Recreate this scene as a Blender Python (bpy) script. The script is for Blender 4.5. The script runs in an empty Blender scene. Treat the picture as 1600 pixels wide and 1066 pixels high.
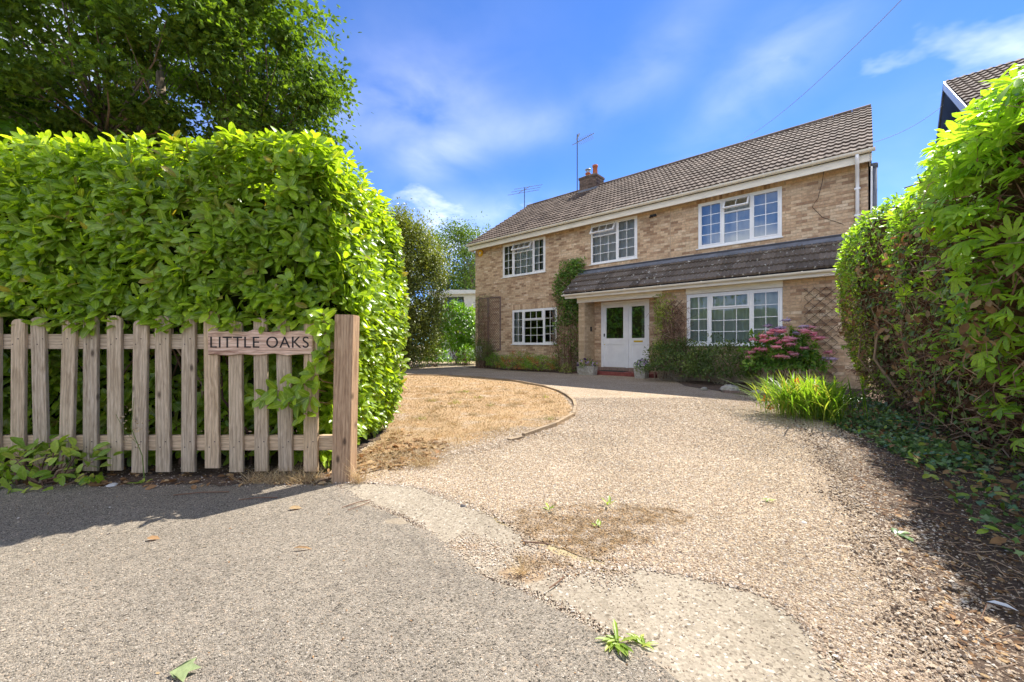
import bpy, math, random
import numpy as np
from mathutils import Matrix, Vector
random.seed(7); rng = np.random.default_rng(11)
S = bpy.context.scene; C = S.collection
D2 = math.radians

# ---------------------------------------------------------------- camera
cd = bpy.data.cameras.new('camera'); cam = bpy.data.objects.new('camera', cd); C.objects.link(cam)
cd.sensor_width = 36; cd.lens = 14.175; cd.shift_y = -5/1600*-1; cd.clip_start = .05; cd.clip_end = 3000
cam.location = (0, 0, 1); cam.rotation_euler = (math.pi/2, 0, 0)
S.camera = cam
# ---------------------------------------------------------------- light
SUN_AZ = math.atan2(.72, .69); SUN_EL = D2(53.5)
sund = Vector((math.sin(SUN_AZ)*math.cos(SUN_EL), math.cos(SUN_AZ)*math.cos(SUN_EL), math.sin(SUN_EL)))
sl = bpy.data.lights.new('sun', 'SUN'); sl.energy = 2.0; sl.angle = D2(.55); sl.color = (1, .955, .88)
so = bpy.data.objects.new('sun', sl); C.objects.link(so); so.location = (6, 8, 20)
so.rotation_euler = sund.to_track_quat('Z', 'Y').to_euler()
W = bpy.data.worlds.new('World'); S.world = W; W.use_nodes = True
S.view_settings.view_transform = 'Standard'; S.view_settings.look = 'None'
S.view_settings.gamma = 1; S.view_settings.use_curve_mapping = False
S.view_settings.exposure = 2.3
SKY_STRENGTH = .15; FILL_CLOUD_OFF = 79.0; FILL_CLOUD_TURN = 342
S.render.engine = 'CYCLES'
S.cycles.max_bounces = 7; S.cycles.diffuse_bounces = 4; S.cycles.transparent_max_bounces = 8

# ---------------------------------------------------------------- node helpers
class NT:
    def __init__(s, nt): s.nt = nt; s.n = nt.nodes; s.l = nt.links
    def new(s, t, **k):
        x = s.n.new(t)
        for a, v in k.items(): setattr(x, a, v)
        return x
    def put(s, sock, v):
        if v is None: return
        if hasattr(v, 'is_output') or hasattr(v, 'links'): s.l.new(v, sock)
        else:
            if isinstance(v, tuple) and len(v) == 3 and sock.type == 'RGBA': v = v+(1,)
            sock.default_value = v
    def math(s, op, a, b=None, c=None, clamp=False):
        x = s.new('ShaderNodeMath', operation=op, use_clamp=clamp)
        s.put(x.inputs[0], a); s.put(x.inputs[1], b)
        if c is not None: s.put(x.inputs[2], c)
        return x.outputs[0]
    def vmath(s, op, a, b=None, out=0, sc=None):
        x = s.new('ShaderNodeVectorMath', operation=op); s.put(x.inputs[0], a)
        if b is not None: s.put(x.inputs[1], b)
        if sc is not None: s.put(x.inputs['Scale'], sc)
        return x.outputs[out]
    def noise(s, vec, scale, detail=3, rough=.55, dist=0, out='Fac'):
        x = s.new('ShaderNodeTexNoise'); s.put(x.inputs['Vector'], vec); x.inputs['Scale'].default_value = scale
        x.inputs['Detail'].default_value = detail; x.inputs['Roughness'].default_value = rough; x.inputs['Distortion'].default_value = dist
        return x.outputs[out]
    def voro(s, vec, scale, out='Color', feature='F1', rnd=1):
        x = s.new('ShaderNodeTexVoronoi', feature=feature); s.put(x.inputs['Vector'], vec)
        x.inputs['Scale'].default_value = scale; x.inputs['Randomness'].default_value = rnd
        return x.outputs[out]
    def ramp(s, fac, pts, interp='LINEAR'):
        x = s.new('ShaderNodeValToRGB'); s.put(x.inputs[0], fac); e = x.color_ramp.elements; x.color_ramp.interpolation = interp
        while len(e) > 1: e.remove(e[-1])
        for i, (p, c) in enumerate(pts):
            if isinstance(c, (int, float)): c = (c, c, c)
            q = e[0] if i == 0 else e.new(p)
            q.position = p; q.color = tuple(c)+(1,)
        return x.outputs[0]
    def mix(s, fac, a, b, mode='MIX'):
        x = s.new('ShaderNodeMix', data_type='RGBA', blend_type=mode)
        s.put(x.inputs[0], fac); s.put(x.inputs[6], a); s.put(x.inputs[7], b)
        return x.outputs[2]
    def attr(s, name): return s.new('ShaderNodeAttribute', attribute_name=name).outputs['Fac']
    def obj(s): return s.new('ShaderNodeTexCoord').outputs['Object']
    def pos(s): return s.new('ShaderNodeNewGeometry').outputs['Position']
    def orand(s): return s.new('ShaderNodeObjectInfo').outputs['Random']
    def mapv(s, vec, scale=(1,1,1), loc=(0,0,0), rot=(0,0,0)):
        x = s.new('ShaderNodeMapping'); s.put(x.inputs[0], vec); x.inputs['Scale'].default_value = scale
        s.put(x.inputs['Location'], loc); x.inputs['Rotation'].default_value = rot
        return x.outputs[0]
    def bump(s, h, strength=.5, dist=.01, nrm=None):
        x = s.new('ShaderNodeBump'); s.put(x.inputs['Height'], h); x.inputs['Strength'].default_value = strength
        x.inputs['Distance'].default_value = dist
        if nrm is not None: s.put(x.inputs['Normal'], nrm)
        return x.outputs[0]
MAT = {}
def mat(name, fn):
    m = bpy.data.materials.new(name); m.use_nodes = True; t = NT(m.node_tree)
    m.node_tree.nodes.clear()
    out = t.new('ShaderNodeOutputMaterial')
    r = fn(t)
    if isinstance(r, dict):
        p = t.new('ShaderNodeBsdfPrincipled')
        t.put(p.inputs['Base Color'], r.get('c')); t.put(p.inputs['Roughness'], r.get('r', .8))
        t.put(p.inputs['Specular IOR Level'], r.get('s', .3)); t.put(p.inputs['Metallic'], r.get('m', 0))
        if 'n' in r: t.put(p.inputs['Normal'], r['n'])
        r = p.outputs[0]
    t.l.new(r, out.inputs['Surface']); MAT[name] = m; return m
def leafmat(name, cols, trans=.4, rough=.4, spec=.4, rib=None, tcol=None, var=.35):
    def f(t):
        c = t.ramp(t.attr('rnd'), [(i/(len(cols)-1), q) for i, q in enumerate(cols)])
        nz = t.noise(t.pos(), 2.3, 2)
        c = t.mix(1, c, t.ramp(nz, [(.3, (1-var, 1-var*.8, 1-var)), (.7, (1+var*.6, 1+var*.5, 1))]), 'MULTIPLY')
        nz2 = t.noise(t.pos(), 60, 2)
        c = t.mix(1, c, t.ramp(nz2, [(.3, .82), (.7, 1.15)]), 'MULTIPLY')
        if rib is not None:
            c = t.mix(t.ramp(t.attr('mr'), [(.86, 0.), (.95, .75)]), c, rib)
        p = t.new('ShaderNodeBsdfPrincipled'); t.put(p.inputs['Base Color'], c)
        p.inputs['Roughness'].default_value = rough; p.inputs['Specular IOR Level'].default_value = spec
        tr = t.new('ShaderNodeBsdfTranslucent'); t.put(tr.inputs[0], t.mix(1, c, tcol or (1.5, 1.6, .5), 'MULTIPLY'))
        mx = t.new('ShaderNodeMixShader'); mx.inputs[0].default_value = trans
        t.l.new(p.outputs[0], mx.inputs[1]); t.l.new(tr.outputs[0], mx.inputs[2]); return mx.outputs[0]
    return mat(name, f)

# ---------------------------------------------------------------- sky
def sky():
    t = NT(W.node_tree); W.node_tree.nodes.clear()
    out = t.new('ShaderNodeOutputWorld'); bg = t.new('ShaderNodeBackground')
    s = t.new('ShaderNodeTexSky', sky_type='NISHITA'); s.sun_disc = False
    s.sun_elevation = SUN_EL; s.sun_rotation = SUN_AZ; s.air_density = .6; s.dust_density = 0; s.ozone_density = 3
    v = t.new('ShaderNodeTexCoord').outputs['Generated']
    def blob(px, py, w, sx=1., sy=1., ang=0.):
        # soft patch of thin cloud centred on a direction of the sky
        d = Vector(((px-800)/630, 1, (538-py)/630)).normalized()
        right = Vector((d.y, -d.x, 0)).normalized(); up = right.cross(d)
        a = math.cos(ang)*right+math.sin(ang)*up; b = -math.sin(ang)*right+math.cos(ang)*up
        x = t.vmath('DOT_PRODUCT', v, tuple(a), out='Value'); y = t.vmath('DOT_PRODUCT', v, tuple(b), out='Value')
        x = t.math('DIVIDE', t.math('SUBTRACT', x, d.dot(a)), w*sx); y = t.math('DIVIDE', t.math('SUBTRACT', y, d.dot(b)), w*sy)
        r = t.math('ADD', t.math('MULTIPLY', x, x), t.math('MULTIPLY', y, y))
        return t.math('EXPONENT', t.math('MULTIPLY', r, -1.0))
    specs = [(655,165,.13,1.3,.7,.1,.6), (1200,115,.10,1.5,.6,.55,.75), (815,205,.08,1.3,.5,.15,.45), (675,250,.07,1.2,.6,.2,.7),
             (740,335,.12,1.8,.4,.0,.7), (1040,80,.10,1.5,.6,.6,.3), (950,150,.09,1.3,.6,.3,.2), (330,170,.2,1.4,.6,.1,.3), (1500,260,.2,1.5,.8,.1,.25),(780,420,.25,2.5,.5,.0,.35), (640,60,.2,1.5,.7,.3,.12)]
    tot = None
    for px, py, w, sx, sy, an, amp in specs:
        q = t.math('MULTIPLY', blob(px, py, w, sx, sy, an), amp*.24); tot = q if tot is None else t.math('ADD', tot, q)
    vv = t.mapv(v, (1.2, 1.2, 2.2), rot=(0, .25, .2))
    n1 = t.noise(vv, 4.5, 5, .5, .3)
    n2 = t.ramp(n1, [(.30, .1), (.75, 1.)])
    sep = t.new('ShaderNodeSeparateXYZ'); t.put(sep.inputs[0], t.mapv(v, rot=(0, 0, D2(FILL_CLOUD_TURN))))
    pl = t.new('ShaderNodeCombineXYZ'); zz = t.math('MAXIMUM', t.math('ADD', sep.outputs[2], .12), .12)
    t.put(pl.inputs[0], t.math('DIVIDE', sep.outputs[0], zz)); t.put(pl.inputs[1], t.math('DIVIDE', sep.outputs[1], zz)); pl.inputs[2].default_value = FILL_CLOUD_OFF
    far = t.ramp(t.noise(pl.outputs[0], .55, 7, .55, .4), [(.46, 0.), (.66, .85)])  # added cloud layer, turned mostly out of view to lift the shadows
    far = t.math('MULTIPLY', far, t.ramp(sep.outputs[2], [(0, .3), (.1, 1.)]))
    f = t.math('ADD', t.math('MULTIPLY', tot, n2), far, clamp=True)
    col = t.mix(1, s.outputs[0], (.185, .285, .42), 'MULTIPLY')
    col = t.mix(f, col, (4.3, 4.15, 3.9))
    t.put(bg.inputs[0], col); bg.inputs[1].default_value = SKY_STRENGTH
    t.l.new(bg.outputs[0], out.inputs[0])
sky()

# ---------------------------------------------------------------- mesh helpers
MW = {}           # world matrix of each root
def empty(name, loc=(0,0,0), rz=0, **tg):
    o = bpy.data.objects.new(name, None); C.objects.link(o); o.location = loc; o.rotation_euler = (0,0,rz)
    o.empty_display_size = .2
    MW[o.name] = Matrix.Translation(loc) @ Matrix.Rotation(rz, 4, 'Z'); tag(o, **tg); return o
def tag(o, label=None, cat=None, group=None, kind=None):
    if label: o['label'] = label
    if cat: o['category'] = cat
    if group: o['group'] = group
    if kind: o['kind'] = kind
    return o
def link(name, me, parent=None, world=True, mtx=None, kind=None):
    """world=True: the mesh is in world metres even though it has a parent"""
    o = bpy.data.objects.new(name, me); C.objects.link(o)
    if mtx is not None: o.matrix_basis = mtx
    if parent is not None:
        o.parent = parent
        if world and parent.name in MW: o.matrix_parent_inverse = MW[parent.name].inverted()
    if kind: o['kind'] = kind
    return o
class G:
    def __init__(s): s.V = []; s.F = []; s.R = []; s.M = []; s.nv = 0
    def add(s, V, F, rnd=0., mr=None):
        V = np.asarray(V, float).reshape(-1, 3); F = np.asarray(F, int).reshape(-1, 3)
        s.V.append(V); s.F.append(F+s.nv); s.nv += len(V)
        s.R.append(np.full(len(V), rnd) if np.isscalar(rnd) else np.asarray(rnd, float))
        s.M.append(np.zeros(len(V)) if mr is None else np.asarray(mr, float)); return s
    def box(s, x0, x1, y0, y1, z0, z1, rnd=0.):
        V = [(x,y,z) for z in (z0,z1) for y in (y0,y1) for x in (x0,x1)]
        return s.add(V, BOXF, rnd)
    def obox(s, c, ax, ay, az, rnd=0.):
        """box from centre and three half-axis vectors"""
        c, ax, ay, az = map(np.asarray, (c, ax, ay, az))
        V = [c+i*ax+j*ay+k*az for k in (-1,1) for j in (-1,1) for i in (-1,1)]
        return s.add(V, BOXF, rnd)
    def bar(s, a, b, w, h, up=(0,0,1), rnd=0.):
        a = np.asarray(a, float); b = np.asarray(b, float); d = b-a; L = np.linalg.norm(d); d /= L
        x = np.cross(d, up); nx = np.linalg.norm(x); x = x/nx if nx > 1e-6 else np.array((1.,0,0)); z = np.cross(x, d)
        return s.obox((a+b)/2, x*w/2, d*L/2, z*h/2, rnd)
    def tube(s, P, r, n=6, rnd=0., caps=True):
        P = np.asarray(P, float); k = len(P); r = np.full(k, r) if np.isscalar(r) else np.asarray(r, float)
        T = np.gradient(P, axis=0); T /= np.maximum(np.linalg.norm(T, axis=1, keepdims=True), 1e-9)
        ref = np.array((0.,0,1)) if abs(T[0][2]) < .9 else np.array((1.,0,0))
        A = np.cross(T, ref); A /= np.maximum(np.linalg.norm(A, axis=1, keepdims=True), 1e-6); B = np.cross(T, A)
        th = np.arange(n)/n*2*np.pi
        V = (P[:,None,:]+r[:,None,None]*(np.cos(th)[None,:,None]*A[:,None,:]+np.sin(th)[None,:,None]*B[:,None,:])).reshape(-1,3)
        F = []
        for i in range(k-1):
            for j in range(n):
                a = i*n+j; b = i*n+(j+1) % n
                F += [(a, b, b+n), (a, b+n, a+n)]
        if caps:
            for j in range(1, n-1): F += [(0, j+1, j), ((k-1)*n, (k-1)*n+j, (k-1)*n+j+1)]
        return s.add(V, F, rnd)
    def prism(s, pts, y0, y1, ax=0, rnd=0.):
        """outline pts (a,b) in the x-z plane extruded along y (ax=0), or x-y along z (ax=2), or y-z along x (ax=1)"""
        k = len(pts); V = []
        for y in (y0, y1):
            for a, b in pts: V.append({0:(a,y,b), 2:(a,b,y), 1:(y,a,b)}[ax])
        F = []
        for i in range(1, k-1): F += [(0,i,i+1), (k,k+i+1,k+i)]
        for i in range(k): j = (i+1) % k; F += [(i,k+i,k+j), (i,k+j,j)]
        return s.add(V, F, rnd)
    def lathe(s, prof, n=20, c=(0,0,0), rnd=0.):
        V = []; F = []
        for r, z in prof:
            for j in range(n): a = 2*math.pi*j/n; V.append((c[0]+r*math.cos(a), c[1]+r*math.sin(a), c[2]+z))
        for i in range(len(prof)-1):
            for j in range(n): a = i*n+j; b = i*n+(j+1) % n; F += [(a,b,b+n),(a,b+n,a+n)]
        return s.add(V, F, rnd)
    def mesh(s, name, m, smooth=False, attrs=True):
        V = np.concatenate(s.V); F = np.concatenate(s.F); me = bpy.data.meshes.new(name)
        me.vertices.add(len(V)); me.vertices.foreach_set('co', V.astype(np.float32).ravel())
        me.loops.add(len(F)*3); me.loops.foreach_set('vertex_index', F.astype(np.int32).ravel())
        me.polygons.add(len(F)); me.polygons.foreach_set('loop_start', np.arange(0, len(F)*3, 3, dtype=np.int32))
        me.polygons.foreach_set('use_smooth', np.full(len(F), smooth))
        if attrs:
            a = me.attributes.new('rnd', 'FLOAT', 'POINT'); a.data.foreach_set('value', np.concatenate(s.R).astype(np.float32))
            M = np.concatenate(s.M)
            if M.any(): a = me.attributes.new('mr', 'FLOAT', 'POINT'); a.data.foreach_set('value', M.astype(np.float32))
        me.update(calc_edges=True); me.materials.append(MAT[m] if isinstance(m, str) else m); return me
    def build(s, name, m, parent=None, smooth=False, world=True, kind=None, **tg):
        o = link(name, s.mesh(name, m, smooth), parent, world, kind=kind)
        if tg: tag(o, **tg)
        return o
BOXF = [(0,2,3),(0,3,1),(4,5,7),(4,7,6),(0,1,5),(0,5,4),(2,6,7),(2,7,3),(0,4,6),(0,6,2),(1,3,7),(1,7,5)]
def sub(o, name, g, m, smooth=False, kind=None):      # child in its parent's own frame
    return link(name, g.mesh(name, m, smooth), o, world=False, kind=kind)
def norm(a): return a/np.maximum(np.linalg.norm(a, axis=-1, keepdims=True), 1e-9)
def frames(Dv, Nv):
    """rotation matrices whose y axis is Dv and z axis close to Nv"""
    Dv = norm(Dv); X = norm(np.cross(Dv, Nv)); Z = np.cross(X, Dv)
    return np.stack([X, Dv, Z], axis=-1)
def scatter(g, tm, P, R, sc, rnd):
    V, F, mr = tm; n = len(P)
    if n == 0: return
    W_ = np.einsum('nij,kj->nki', R, V)*np.asarray(sc).reshape(-1, 1, 1)+P[:, None, :]
    FF = (F[None]+(np.arange(n)*len(V))[:, None, None]).reshape(-1, 3)
    g.add(W_.reshape(-1, 3), FF, np.repeat(rnd, len(V)), np.tile(mr, n))
def leaf_tmpl(rows, wfun, wid, fold=.15, droop=.25, wave=0.):
    ts = rows; V = [(0,0,0)]; mr = [1.]; F = []; idx = []
    for t in ts[1:-1]:
        w = wid*wfun(t)/2; z = -droop*t*t; f = fold*w*2
        k = len(V); V += [(-w, t, z+f+wave*math.sin(t*14)), (0, t, z), (w, t, z+f-wave*math.sin(t*14))]; mr += [0, 1., 0]; idx.append(k)
    V.append((0, 1, -droop)); mr.append(1.); e = len(V)-1; k = idx[0]
    F += [(0,k+1,k), (0,k+2,k+1)]
    for a, b in zip(idx, idx[1:]): F += [(a,a+1,b+1),(a,b+1,b),(a+1,a+2,b+2),(a+1,b+2,b+1)]
    k = idx[-1]; F += [(k,k+1,e),(k+1,k+2,e)]
    return np.array(V, float), np.array(F), np.array(mr, float)
LAUREL = leaf_tmpl([0,.16,.42,.7,.9,1], lambda t: math.sin(math.pi*min(1, (t*.98+.02)**1.15))**.62, .47, .15, .24)
SIMPLE = leaf_tmpl([0,.3,.7,1], lambda t: math.sin(math.pi*t)**.7, .5, .15, .2)
DIAM = (np.array([(0,0,0),(-.28,.5,.06),(0,1,-.1),(.28,.5,.06)], float), np.array([(0,2,1),(0,3,2)]), np.zeros(4))
def lobed(lobes, r0=.42):
    """flat lobed leaf: list of (angle, length)"""
    V = [(0,0,0)]; n = len(lobes)
    for i, (a, L) in enumerate(lobes):
        V.append((math.sin(a)*L, .5+math.cos(a)*L, -.1*L))
        if i < n-1:
            b = (a+lobes[i+1][0])/2; V.append((math.sin(b)*r0*.45, .5+math.cos(b)*r0*.45, .05))
    F = [(0, i+1, i) for i in range(1, len(V)-1)]
    return np.array(V, float), np.array(F), np.zeros(len(V))
OAK = lobed([(-2.2,.3),(-1.2,.42),(-.5,.4),(0,.55),(.5,.4),(1.2,.42),(2.2,.3)])
IVY = lobed([(-2.3,.35),(-1.15,.55),(0,.62),(1.15,.55),(2.3,.35)], .7)
def palm(n=5):
    V = []; F = []; M = []; k = 0
    tv, tf, tm = leaf_tmpl([0,.3,.62,.85,1], lambda t: (t**1.1)*(1-t)**.55*2.35, .36, .12, .22)
    for i in range(n):
        a = (i-(n-1)/2)*.62; L = 1-.18*abs(i-(n-1)/2)
        c, s_ = math.cos(a), math.sin(a); Q = tv*L
        V.append(np.stack([Q[:,0]*c+Q[:,1]*s_, -Q[:,0]*s_+Q[:,1]*c, Q[:,2]-.05*abs(i-2)*Q[:,1]], -1)); F.append(tf+k); M.append(tm); k += len(tv)
    return np.concatenate(V), np.concatenate(F), np.concatenate(M)
PALM = palm(5)
def rvec(n): return norm(rng.normal(size=(n, 3)))
def variants(name, tm, m, k=8, smooth=True):
    out = []
    for i in range(k):
        g = G(); g.add(tm[0], tm[1], (i+.5)/k, tm[2]); out.append(g.mesh(name, m, smooth))
    return out
def place_leaves(parent, name, tm, m, P, R, sc, rnd, vis=None, top=300, stuff='foliage', camp=(0,0,1), smooth=True):
    """the leaves that show largest become single objects, the rest one mesh"""
    P = np.asarray(P); sc = np.asarray(sc); n = len(P)
    dist = np.linalg.norm(P-np.array(camp), axis=1); Nz = R[:, :, 2]; vw = norm(np.array(camp)-P)
    face = np.abs((Nz*vw).sum(1))
    inside = (np.abs(P[:,0]/np.maximum(P[:,1], .1)) < 1.27) & (P[:,1] > .3) & (np.abs(P[:,2]-1)/np.maximum(P[:,1], .1) < .86)
    score = sc/dist*(.3+face)*inside*(1 if vis is None else vis)
    sel = np.argsort(-score)[:top]; rest = np.ones(n, bool); rest[sel] = False
    vs = variants(name, tm, m, 8, smooth)
    for i in sel:
        Mx = Matrix([[*(R[i][r]*sc[i]), P[i][r]] for r in range(3)]+[[0,0,0,1]])
        link(name, vs[min(7, int(rnd[i]*8))], parent, True, Mx)
    g = G(); scatter(g, tm, P[rest], R[rest], sc[rest], rnd[rest]); g.build(stuff, m, parent, smooth, kind='stuff')

# ---------------------------------------------------------------- materials
def brickc(t, dark=1.):
    return t.ramp(t.attr('rnd'), [(0,(.35,.22,.135)),(.12,(.45,.295,.18)),(.35,(.57,.395,.245)),(.6,(.64,.455,.285)),(.85,(.70,.53,.345)),(1,(.76,.60,.42))])
def f_brick(t):
    p = t.pos(); c = brickc(t)
    c = t.mix(1, c, t.ramp(t.noise(p, 14, 5, .65), [(.3,.72),(.7,1.18)]), 'MULTIPLY')
    c = t.mix(1, c, t.ramp(t.noise(p, .7, 4), [(.3,.85),(.7,1.1)]), 'MULTIPLY')
    sx = t.new('ShaderNodeSeparateXYZ'); t.put(sx.inputs[0], p)
    damp = t.math('ADD', sx.outputs[2], t.math('MULTIPLY', t.noise(p, 2.2, 4), .9)); c = t.mix(t.ramp(damp, [(.45, .5), (1.2, 0.)]), c, (.22,.17,.11))
    c = t.mix(t.math('MULTIPLY', t.ramp(t.noise(p, 5, 5, .7), [(.6,0.),(.75,.5)]), .6), c, (.5,.44,.36))
    return dict(c=c, r=.92, s=.15, n=t.bump(t.noise(p, 180, 4, .7), .5, .004))
mat('brick', f_brick)
mat('buff_brick', lambda t: dict(c=t.mix(1, t.ramp(t.attr('rnd'), [(0,(.45,.33,.2)),(1,(.6,.46,.30))]), t.ramp(t.noise(t.pos(), 30, 4), [(.3,.8),(.7,1.1)]), 'MULTIPLY'), r=.9, s=.15))
mat('old_mortar', lambda t: dict(c=(.12,.10,.085), r=.95))
mat('old_brick', lambda t: dict(c=t.mix(1, t.ramp(t.attr('rnd'), [(0,(.10,.07,.055)),(.5,(.24,.17,.13))]), t.ramp(t.noise(t.pos(), 12, 5, .7), [(.3,.6),(.7,1.3)]), 'MULTIPLY'), r=.95, s=.1))
mat('mortar', lambda t: dict(c=t.mix(1, (.50,.38,.26), t.ramp(t.noise(t.pos(), 40, 4), [(.3,.75),(.7,1.1)]), 'MULTIPLY'), r=.95, s=.1))
def f_gable(t):
    b = t.new('ShaderNodeTexBrick'); v = t.obj()
    v = t.mapv(v, rot=(0,-math.pi/2,-math.pi/2)) ; t.put(b.inputs[0], v)
    b.inputs['Scale'].default_value = 1; b.inputs['Brick Width'].default_value = .225; b.inputs['Row Height'].default_value = .075
    b.inputs['Mortar Size'].default_value = .005; b.inputs['Color1'].default_value = (.42,.28,.17,1); b.inputs['Color2'].default_value = (.25,.16,.1,1); b.inputs['Mortar'].default_value = (.34,.28,.2,1)
    return dict(c=b.outputs[0], r=.9, s=.15, n=t.bump(b.outputs['Fac'], -.5, .01))
mat('gable_brick', f_gable)
def f_tile(t):
    p = t.pos(); c = t.ramp(t.attr('rnd'), [(0,(.09,.062,.045)),(.5,(.135,.097,.072)),(1,(.19,.14,.105))])
    c = t.mix(t.ramp(t.noise(p, 9, 5, .7), [(.5,0.),(.72,.4)]), c, (.25,.205,.15))
    c = t.mix(t.ramp(t.noise(p, 3, 4, .7), [(.55,0.),(.75,.8)]), c, (.11,.09,.07))
    return dict(c=c, r=.9, s=.2, n=t.bump(t.noise(p, 90, 4, .7), .4, .004))
mat('roof_tile', f_tile)
def f_dtile(t):
    p = t.pos(); c = t.ramp(t.attr('rnd'), [(0,(.10,.078,.06)),(1,(.20,.16,.125))])
    c = t.mix(t.ramp(t.noise(p, 6, 5, .75), [(.52,0.),(.8,.6)]), c, (.12,.105,.08))
    c = t.mix(t.ramp(t.noise(p, 9, 3, .6, .3), [(.63,0.),(.66,.85)], ), c, (.60,.58,.50))
    return dict(c=c, r=.85, s=.3, n=t.bump(t.noise(p, 110, 4, .7), .5, .004))
mat('dark_tile', f_dtile)
mat('lead', lambda t: dict(c=t.ramp(t.noise(t.pos(), 5, 4), [(.3,(.11,.12,.14)),(.7,(.22,.235,.27))]), r=.6, s=.4))
mat('dark_lead', lambda t: dict(c=(.05,.05,.055), r=.7, s=.4))
mat('cream_plastic', lambda t: dict(c=t.mix(1, (.82,.76,.62), t.ramp(t.noise(t.mapv(t.pos(), (1,1,5)), 2.5, 5, .7), [(.25,.80),(.6,1.04)]), 'MULTIPLY'), r=.45, s=.4))
mat('white_paint', lambda t: dict(c=t.mix(1, (.86,.855,.83), t.ramp(t.noise(t.pos(), 4, 4), [(.2,.9),(.6,1.02)]), 'MULTIPLY'), r=.4, s=.4))
mat('putty_white', lambda t: dict(c=(.55,.51,.43), r=.7))
mat('black_plastic', lambda t: dict(c=(.015,.015,.016), r=.4, s=.5))
mat('grey_metal', lambda t: dict(c=(.32,.33,.34), r=.45, m=.7))
mat('brass', lambda t: dict(c=(.75,.55,.05), r=.35, m=.6))
mat('room_paint', lambda t: dict(c=(.45,.42,.38), r=.9))
mat('room_dark', lambda t: dict(c=(.06,.05,.045), r=.9))
def f_glass(t):
    tr = t.new('ShaderNodeBsdfTransparent'); tr.inputs[0].default_value = (.80,.83,.82,1)
    gl = t.new('ShaderNodeBsdfGlossy'); gl.inputs['Roughness'].default_value = .01
    t.put(gl.inputs['Normal'], t.bump(t.noise(t.pos(), 1.5, 1), .03, .05))
    f = t.new('ShaderNodeFresnel'); f.inputs[0].default_value = 1.6
    fac = t.math('ADD', t.math('MULTIPLY', f.outputs[0], 1.1), .01, clamp=True)
    m = t.new('ShaderNodeMixShader'); t.l.new(fac, m.inputs[0]); t.l.new(tr.outputs[0], m.inputs[1]); t.l.new(gl.outputs[0], m.inputs[2]); return m.outputs[0]
mat('glass', f_glass)
def refglass(name, fac, tint):
    def f(t):
        tr = t.new('ShaderNodeBsdfTransparent'); tr.inputs[0].default_value = tint+(1,)
        gl = t.new('ShaderNodeBsdfGlossy'); gl.inputs['Roughness'].default_value = .015; gl.inputs[0].default_value = (.9,.93,.9,1)
        m = t.new('ShaderNodeMixShader'); m.inputs[0].default_value = fac; t.l.new(tr.outputs[0], m.inputs[1]); t.l.new(gl.outputs[0], m.inputs[2]); return m.outputs[0]
    mat(name, f)
refglass('coated_glass', .21, (.6,.62,.62)); refglass('door_glass', .62, (.85,.9,.85))
def cloth(name, c, tcol):
    def f(t):
        d = t.new('ShaderNodeBsdfDiffuse'); d.inputs[0].default_value = c+(1,); tr = t.new('ShaderNodeBsdfTranslucent'); tr.inputs[0].default_value = tcol+(1,)
        m = t.new('ShaderNodeMixShader'); m.inputs[0].default_value = .3; t.l.new(d.outputs[0], m.inputs[1]); t.l.new(tr.outputs[0], m.inputs[2]); return m.outputs[0]
    mat(name, f)
cloth('net_curtain', (.80,.84,.80), (.7,.7,.7)); cloth('green_curtain', (.70,.78,.68), (.6,.7,.6)); cloth('white_curtain', (.88,.88,.88), (.7,.7,.7)); cloth('grey_curtain',(.33,.35,.33),(.3,.3,.3))
mat('terracotta', lambda t: dict(c=(.42,.13,.06), r=.85)); mat('red_tile', lambda t: dict(c=t.ramp(t.noise(t.pos(), 8, 4), [(.3,(.20,.05,.04)),(.7,(.30,.09,.07))]), r=.6))
mat('door_mat', lambda t: dict(c=(.05,.045,.04), r=1))
mat('yellow_plastic', lambda t: dict(c=(.75,.42,.02), r=.4)); mat('pale_sticker', lambda t: dict(c=(.75,.66,.5), r=.5))
def f_stone(t):
    p = t.pos(); c = t.ramp(t.noise(p, 18, 6, .7), [(.3,(.22,.2,.16)),(.5,(.42,.38,.32)),(.7,(.6,.56,.49))]); c = t.mix(t.ramp(t.noise(p, 9, 3), [(.55,0.),(.7,.5)]), c, (.2,.2,.08))
    return dict(c=c, r=.95, s=.1, n=t.bump(t.noise(p, 35, 5, .7), .7, .02))
mat('rough_stone', f_stone)
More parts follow.
